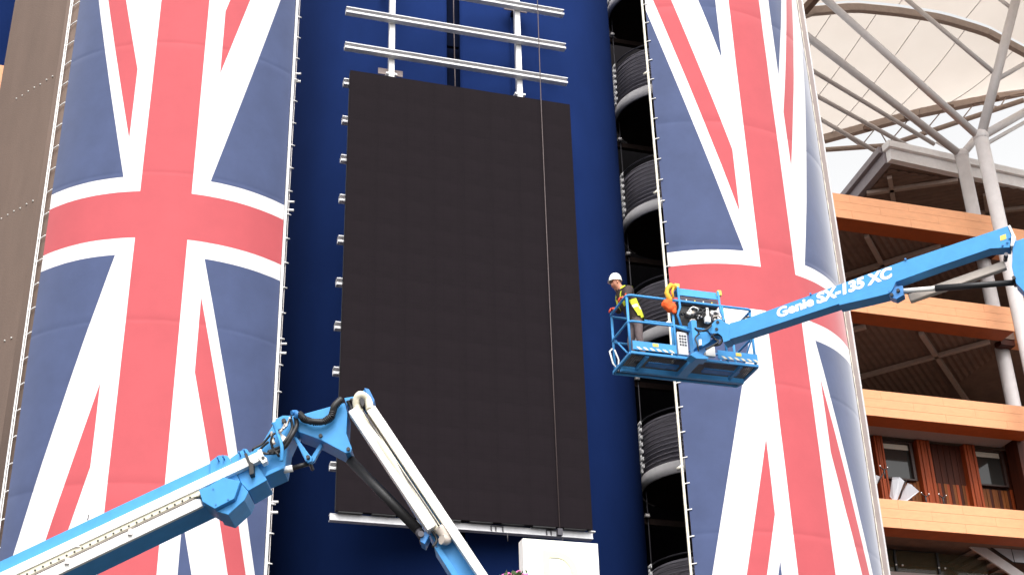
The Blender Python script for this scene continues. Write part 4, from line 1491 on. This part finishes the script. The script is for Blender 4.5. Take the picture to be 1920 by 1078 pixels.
b.beam((10.24, Y0 - 0.12, ZF - 0.1), (10.24, Y0 - 0.12, ZF + 0.66), 0.11, 0.16, (0, 1, 0))
build('mast', b, 'lift', bk_, bevel=0.01)
b = MB()
b.box(9.97, 10.16, Y0 - 0.03, Y0 + 0.12, ZF + 0.03, ZF + 0.48)
cbx = build('switch_box', b, 'tray', bk_, bevel=0.01)
for i in range(4):
    for j in range(3):
        b = MB()
        b.box(9.995 + j * 0.05, 10.035 + j * 0.05, Y0 - 0.036, Y0 - 0.03, ZF + 0.2 + i * 0.06, ZF + 0.24 + i * 0.06)
        build('switch', b, 'dsteel', bk_)
b = MB()
b.box(10.50, 10.69, Y0 - 0.03, Y0 + 0.05, ZF + 0.06, ZF + 0.29)
build('document_box', b, 'tray', bk_, bevel=0.008)
# control console under a blue hood
HX0, HX1 = 10.08, 10.89
b = MB()
b.prism([(HX0, Y0 + 0.02, ZF + 1.27), (HX1, Y0 + 0.02, ZF + 1.27), (HX1, Y0 + 0.10, ZF + 1.46), (HX0, Y0 + 0.10, ZF + 1.46)], (0, 0.03, 0.0))
b.box(HX0 + 0.02, HX1 - 0.02, Y0 + 0.13, Y0 + 0.42, ZF + 1.44, ZF + 1.46)
build('console_hood', b, 'lift', bk_, bevel=0.006)
b = MB()
b.prism([(HX0 + 0.03, Y0 + 0.0, ZF + 1.24), (HX1 - 0.03, Y0 + 0.0, ZF + 1.24), (HX1 - 0.03, Y0 + 0.03, ZF + 1.09), (HX0 + 0.03, Y0 + 0.03, ZF + 1.09)], (0, 0.06, 0))
build('control_panel', b, 'panelg', bk_, bevel=0.006)
b = MB()
b.box(HX0 + 0.03, HX1 - 0.03, Y0 + 0.07, Y0 + 0.4, ZF + 0.66, ZF + 1.23)
build('console_body', b, 'black', bk_, bevel=0.01)
for i in range(7):
    b = MB()
    x = HX0 + 0.14 + i * 0.085
    b.tube((x, Y0 + 0.0, ZF + 1.17 - 0.03 * (i % 2)), (x, Y0 - 0.012, ZF + 1.17 - 0.03 * (i % 2)), 0.014, 8)
    build('button', b, ['tray', 'red', 'ytag', 'dsteel'][i % 4], bk_)
for x in (HX0, HX1):
    brail('hood_post', [(x, Y0 + 0.02, ZF + 1.44), (x, Y0 - 0.01, ZF + 1.0), (x + (0.06 if x > 10.5 else -0.06), Y0, ZF + 0.84), (x, Y0, ZF + 0.6)], 0.022)
b = MB()
b.box(HX0 - 0.06, HX0 + 0.04, Y0 + 0.0, Y0 + 0.1, ZF + 1.42, ZF + 1.50)
build('beacon', b, 'ytag', bk_, bevel=0.01)
b = MB()
b.box(HX1 - 0.01, HX1 + 0.07, Y0 + 0.0, Y0 + 0.08, ZF + 1.36, ZF + 1.47)
build('beacon', b, 'ytag', bk_, bevel=0.01)
rnd = random.Random(11)
for k in range(22):
    cx_, cz_ = rnd.uniform(10.1, 10.82), ZF + rnd.uniform(0.70, 0.98)
    r_ = rnd.uniform(0.035, 0.085)
    t1, t2 = rnd.uniform(0.3, 1.0), rnd.uniform(-0.6, 0.6)
    n0 = rnd.randint(9, 16)
    b = MB()
    b.path([(cx_ + r_ * math.cos(q * PI / 8), Y0 - 0.03 - 0.05 * rnd.random() + t2 * r_ * math.sin(q * PI / 8), cz_ + t1 * r_ * math.sin(q * PI / 8)) for q in range(n0)], rnd.uniform(0.012, 0.022), 6)
    build('coiled_hose', b, ['black', 'black', 'gsteel', 'black', 'beige', 'black', 'tray'][k % 7], bk_)
for k in range(7):
    cx_, cz_ = rnd.uniform(10.12, 10.8), ZF + rnd.uniform(0.68, 0.98)
    b = MB()
    d_ = Vector((rnd.uniform(-1, 1), rnd.uniform(-0.3, 0.3), rnd.uniform(-1, 1))).normalized() * rnd.uniform(0.03, 0.07)
    c_ = Vector((cx_, Y0 - 0.06, cz_))
    b.beam(c_ - d_, c_ + d_, 0.045, 0.05)
    build('valve', b, ['tray', 'black', 'beige', 'dsteel'][k % 4], bk_, bevel=0.006)
b = MB()
b.box(10.5, 10.6, Y0 - 0.16, Y0 - 0.08, ZF + 0.68, ZF + 0.80)
b.box(10.55, 10.6, Y0 - 0.12, Y0 - 0.06, ZF + 0.82, ZF + 1.0)
build('foot_switch', b, 'tray', bk_, bevel=0.01)
b = MB()
b.box(10.25, 10.75, Y0 + 0.05, Y0 + 0.22, ZF + 0.62, ZF + 0.95)
build('motor_housing', b, 'black', bk_, bevel=0.02)
b = MB()
b.path([(X0 - 0.02, Y1 - 0.1, ZF + 0.42), (X0 - 0.08, Y1 - 0.1, ZF + 0.36), (X0 - 0.04, Y1 - 0.12, ZF + 0.12), (X0 + 0.05, Y1 - 0.14, ZF - 0.04), (X0 + 0.08, Y1 - 0.12, ZF + 0.2), (X0 + 0.02, Y1 - 0.1, ZF + 0.4)], 0.016, 8)
build('white_sling', b, 'tray', bk_)

# ---------------------------------------------------------------- worker in the basket
def skinbody(verts, edges, radii, root_i, name):
    me = bpy.data.meshes.new(name)
    me.from_pydata(verts, edges, [])
    o = bpy.data.objects.new(name, me)
    COL.objects.link(o)
    sk = o.modifiers.new('skin', 'SKIN')
    sk.use_smooth_shade = True
    ss_ = o.modifiers.new('sub', 'SUBSURF')
    ss_.levels = 2
    ss_.render_levels = 2
    lay = me.skin_vertices[0].data
    for i, r in enumerate(radii):
        lay[i].radius = r if isinstance(r, tuple) else (r, r)
        lay[i].use_root = (i == root_i)
    dg = bpy.context.evaluated_depsgraph_get()
    res = bpy.data.meshes.new_from_object(o.evaluated_get(dg))
    bpy.data.objects.remove(o)
    b = bmesh.new()
    b.from_mesh(res)
    bpy.data.meshes.remove(res)
    return b
FX, FY = 9.36, 22.12
V, Eg, Rr = [], [], []
def jv(p, r, par=None):
    V.append(p)
    Rr.append(r)
    if par is not None:
        Eg.append((par, len(V) - 1))
    return len(V) - 1
pel = jv((FX + 0.03, FY, ZF + 0.90), (0.15, 0.13))
wai = jv((FX - 0.02, FY, ZF + 1.06), (0.165, 0.15), pel)
che = jv((FX - 0.13, FY, ZF + 1.27), (0.20, 0.175), wai)
upc = jv((FX - 0.20, FY, ZF + 1.40), (0.14, 0.125), che)
nck = jv((FX - 0.245, FY, ZF + 1.51), (0.062, 0.062), upc)
hd0 = jv((FX - 0.305, FY, ZF + 1.55), (0.082, 0.08), nck)
hd1 = jv((FX - 0.325, FY, ZF + 1.635), (0.098, 0.085), hd0)
hd2 = jv((FX - 0.33, FY, ZF + 1.70), (0.075, 0.07), hd1)
nose = jv((FX - 0.418, FY, ZF + 1.578), (0.018, 0.016), hd0)
for sgn, hx, hy in ((-1, X0 - 0.01, Y0 + 0.24), (1, X0 - 0.02, Y1 - 0.22)):
    sh = jv((FX - 0.16, FY + sgn * 0.20, ZF + 1.40), 0.088, upc)
    el = jv((FX - 0.20 + 0.03 * sgn, FY + sgn * 0.30, ZF + 1.17), 0.068, sh)
    wr = jv((hx + 0.07, hy, ZF + 1.19), 0.042, el)
    pm = jv((hx + 0.0, hy, ZF + 1.185), (0.045, 0.03), wr)
    for f_ in range(4):
        k1 = jv((hx - 0.045, hy - 0.036 + f_ * 0.024, ZF + 1.175 - 0.004 * abs(f_ - 1.5)), 0.0105, pm)
        k2 = jv((hx - 0.062 + 0.003 * abs(f_ - 1.5), hy - 0.038 + f_ * 0.025, ZF + 1.14), 0.0095, k1)
        k3 = jv((hx - 0.045, hy - 0.038 + f_ * 0.025, ZF + 1.112), 0.0085, k2)
    th = jv((hx + 0.03, hy - sgn * 0.045, ZF + 1.165), 0.012, pm)
    jv((hx + 0.01, hy - sgn * 0.055, ZF + 1.125), 0.010, th)
for sgn, kx, fx in ((-1, 0.02, 0.06), (1, -0.06, -0.04)):
    hp_ = jv((FX + 0.04, FY + sgn * 0.095, ZF + 0.84), 0.092, pel)
    kn = jv((FX + kx, FY + sgn * 0.12, ZF + 0.48), 0.068, hp_)
    an = jv((FX + fx + 0.03, FY + sgn * 0.12, ZF + 0.10), 0.048, kn)
    he = jv((FX + fx, FY + sgn * 0.12, ZF + 0.05), 0.045, an)
    jv((FX + fx - 0.17, FY + sgn * 0.13, ZF + 0.035), 0.035, he)
pb = skinbody(V, Eg, Rr, pel, 'body')
for f in pb.faces:
    c = f.calc_center_median()
    f.smooth = True
    z = c.z - ZF
    if c.x < FX - 0.22 and z > 1.47 and abs(c.y - FY) < 0.13:
        f.material_index = 0
    elif z < 0.09:
        f.material_index = 4
    elif c.x < X0 + 0.055 and 1.05 < z < 1.26:
        f.material_index = 3
    elif z < 0.88:
        f.material_index = 2
    else:
        f.material_index = 1
wk = thing('person', (FX, FY, ZF), 'worker in white hard hat and yellow vest leaning on the basket rail', 'person')
# vest: the torso surface pushed outwards
vb = pb.copy()
def invest(c):
    z = c.z - ZF
    if abs(c.y - FY) > 0.215 or z < 0.86 or z > 1.50 or (c.x < FX - 0.26 and z > 1.40):
        return False
    lean = FX + 0.03 - (z - 0.9) * 0.42
    back = c.x - lean
    stripe = abs(abs(c.y - FY) - 0.10) < 0.03
    return (back > -0.03 and z < 1.24) or (stripe and back < 0.05 and z > 1.1) or z > 1.44
bmesh.ops.delete(vb, geom=[f for f in vb.faces if not invest(f.calc_center_median())], context='FACES')
vb.normal_update()
for v in vb.verts:
    v.co += v.normal * (0.016 + 0.022 * max(0, min(1, (1.2 - (v.co.z - ZF)) / 0.25)))
for f in vb.faces:
    f.material_index = 0
    z = f.calc_center_median().z - ZF
    if 1.06 < z < 1.11:
        f.material_index = 1
build('body', pb, ['skin', 'jacket', 'trouser', 'glove', 'black'], wk)
build('hi_vis_vest', vb, ['hivis', 'tray'], wk)
b = MB()
hc = Vector((FX - 0.325, FY, ZF + 1.665))
vs, fs = [], []
n_, m_ = 20, 7
for i in range(m_ + 1):
    t_ = PI / 2 * i / m_
    for j in range(n_):
        p = 2 * PI * j / n_
        ridge = 1 + 0.04 * math.exp(-((math.sin(p)) / 0.25) ** 2) * math.cos(t_) ** 0.5
        q = Vector((0.124 * math.cos(t_) * math.cos(p), 0.112 * math.cos(t_) * math.sin(p), 0.160 * math.sin(t_) * ridge))
        q.z -= 0.20 * q.x * -1 * 0.5
        vs.append(hc + q)
for i in range(m_):
    for j in range(n_):
        fs.append((i * n_ + j, i * n_ + (j + 1) % n_, (i + 1) * n_ + (j + 1) % n_, (i + 1) * n_ + j))
b.add(vs, fs, 0, True)
vs, fs = [], []
for j in range(n_):
    p = 2 * PI * j / n_
    ext = 1.03 + (0.10 if math.cos(p) < -0.3 else 0.0) * (-math.cos(p))
    for s_ in (0.98, ext):
        q = Vector((0.130 * s_ * math.cos(p), 0.116 * min(s_, 1.08) * math.sin(p), -0.006 - (0.018 if s_ > 1.0 else 0)))
        q.z += 0.10 * q.x
        vs.append(hc + q)
for j in range(n_):
    k2 = (j + 1) % n_
    fs.append((2 * j, 2 * j + 1, 2 * k2 + 1, 2 * k2))
b.add(vs, fs, 0, True)
build('hard_hat', b, 'hat', wk)
b = MB()
for sgn in (-1, 1):
    b.ball((FX - 0.402, FY + sgn * 0.034, ZF + 1.62), 0.010, 8, 6, 1)
    b.ball((FX - 0.32, FY + sgn * 0.09, ZF + 1.60), 0.026, 8, 6, 0, (0.7, 0.5, 1.2))
b.box(FX - 0.395, FX - 0.385, FY - 0.026, FY + 0.026, ZF + 1.537, ZF + 1.545, 2)
build('face_features', b, ['skin', 'black', 'red'], wk)

# clothes and straps hanging by the console
def lump(name, c, sc, m_, parent, seed, amp=0.25):
    from mathutils import noise
    b = MB()
    b.ball(c, 1.0, 24, 16, 0, sc)
    for i, v in enumerate(b.v):
        d = Vector(v) - Vector(c)
        k_ = 1 + amp * noise.noise(Vector(v) * 9 + Vector((seed, 0, 0))) + amp * 0.5 * noise.noise(Vector(v) * 24)
        b.v[i] = tuple(Vector(c) + d * k_)
    return build(name, b, m_, parent)
oj = thing('orange_jacket', (9.86, Y0 - 0.02, ZF + 0.85), 'crumpled orange jacket hung beside the blue console of the basket', 'jacket')
lump('body', (9.86, Y0 - 0.03, ZF + 0.99), (0.125, 0.075, 0.12), 'oj', oj, 1, 0.35)
lump('sleeve', (9.93, Y0 - 0.05, ZF + 0.92), (0.06, 0.05, 0.12), 'oj', oj, 5, 0.35)
yj = thing('yellow_harness', (9.85, Y0, ZF + 1.1), 'yellow safety harness looped over the top rail above orange jacket', 'harness')
b = MB()
b.path([(10.02, Y0, ZF + 1.40), (9.92, Y0 - 0.03, ZF + 1.42), (9.85, Y0 - 0.04, ZF + 1.34), (9.82, Y0 - 0.05, ZF + 1.24), (9.86, Y0 - 0.06, ZF + 1.12), (9.90, Y0 - 0.05, ZF + 1.05)], [0.05, 0.05, 0.04, 0.045, 0.05, 0.03], 8)
build('strap', b, 'yj', yj)
b = MB()
b.path([(9.97, Y0 - 0.04, ZF + 1.38), (9.93, Y0 - 0.06, ZF + 1.28), (9.94, Y0 - 0.06, ZF + 1.15)], 0.022, 8)
build('strap', b, 'yj', yj)
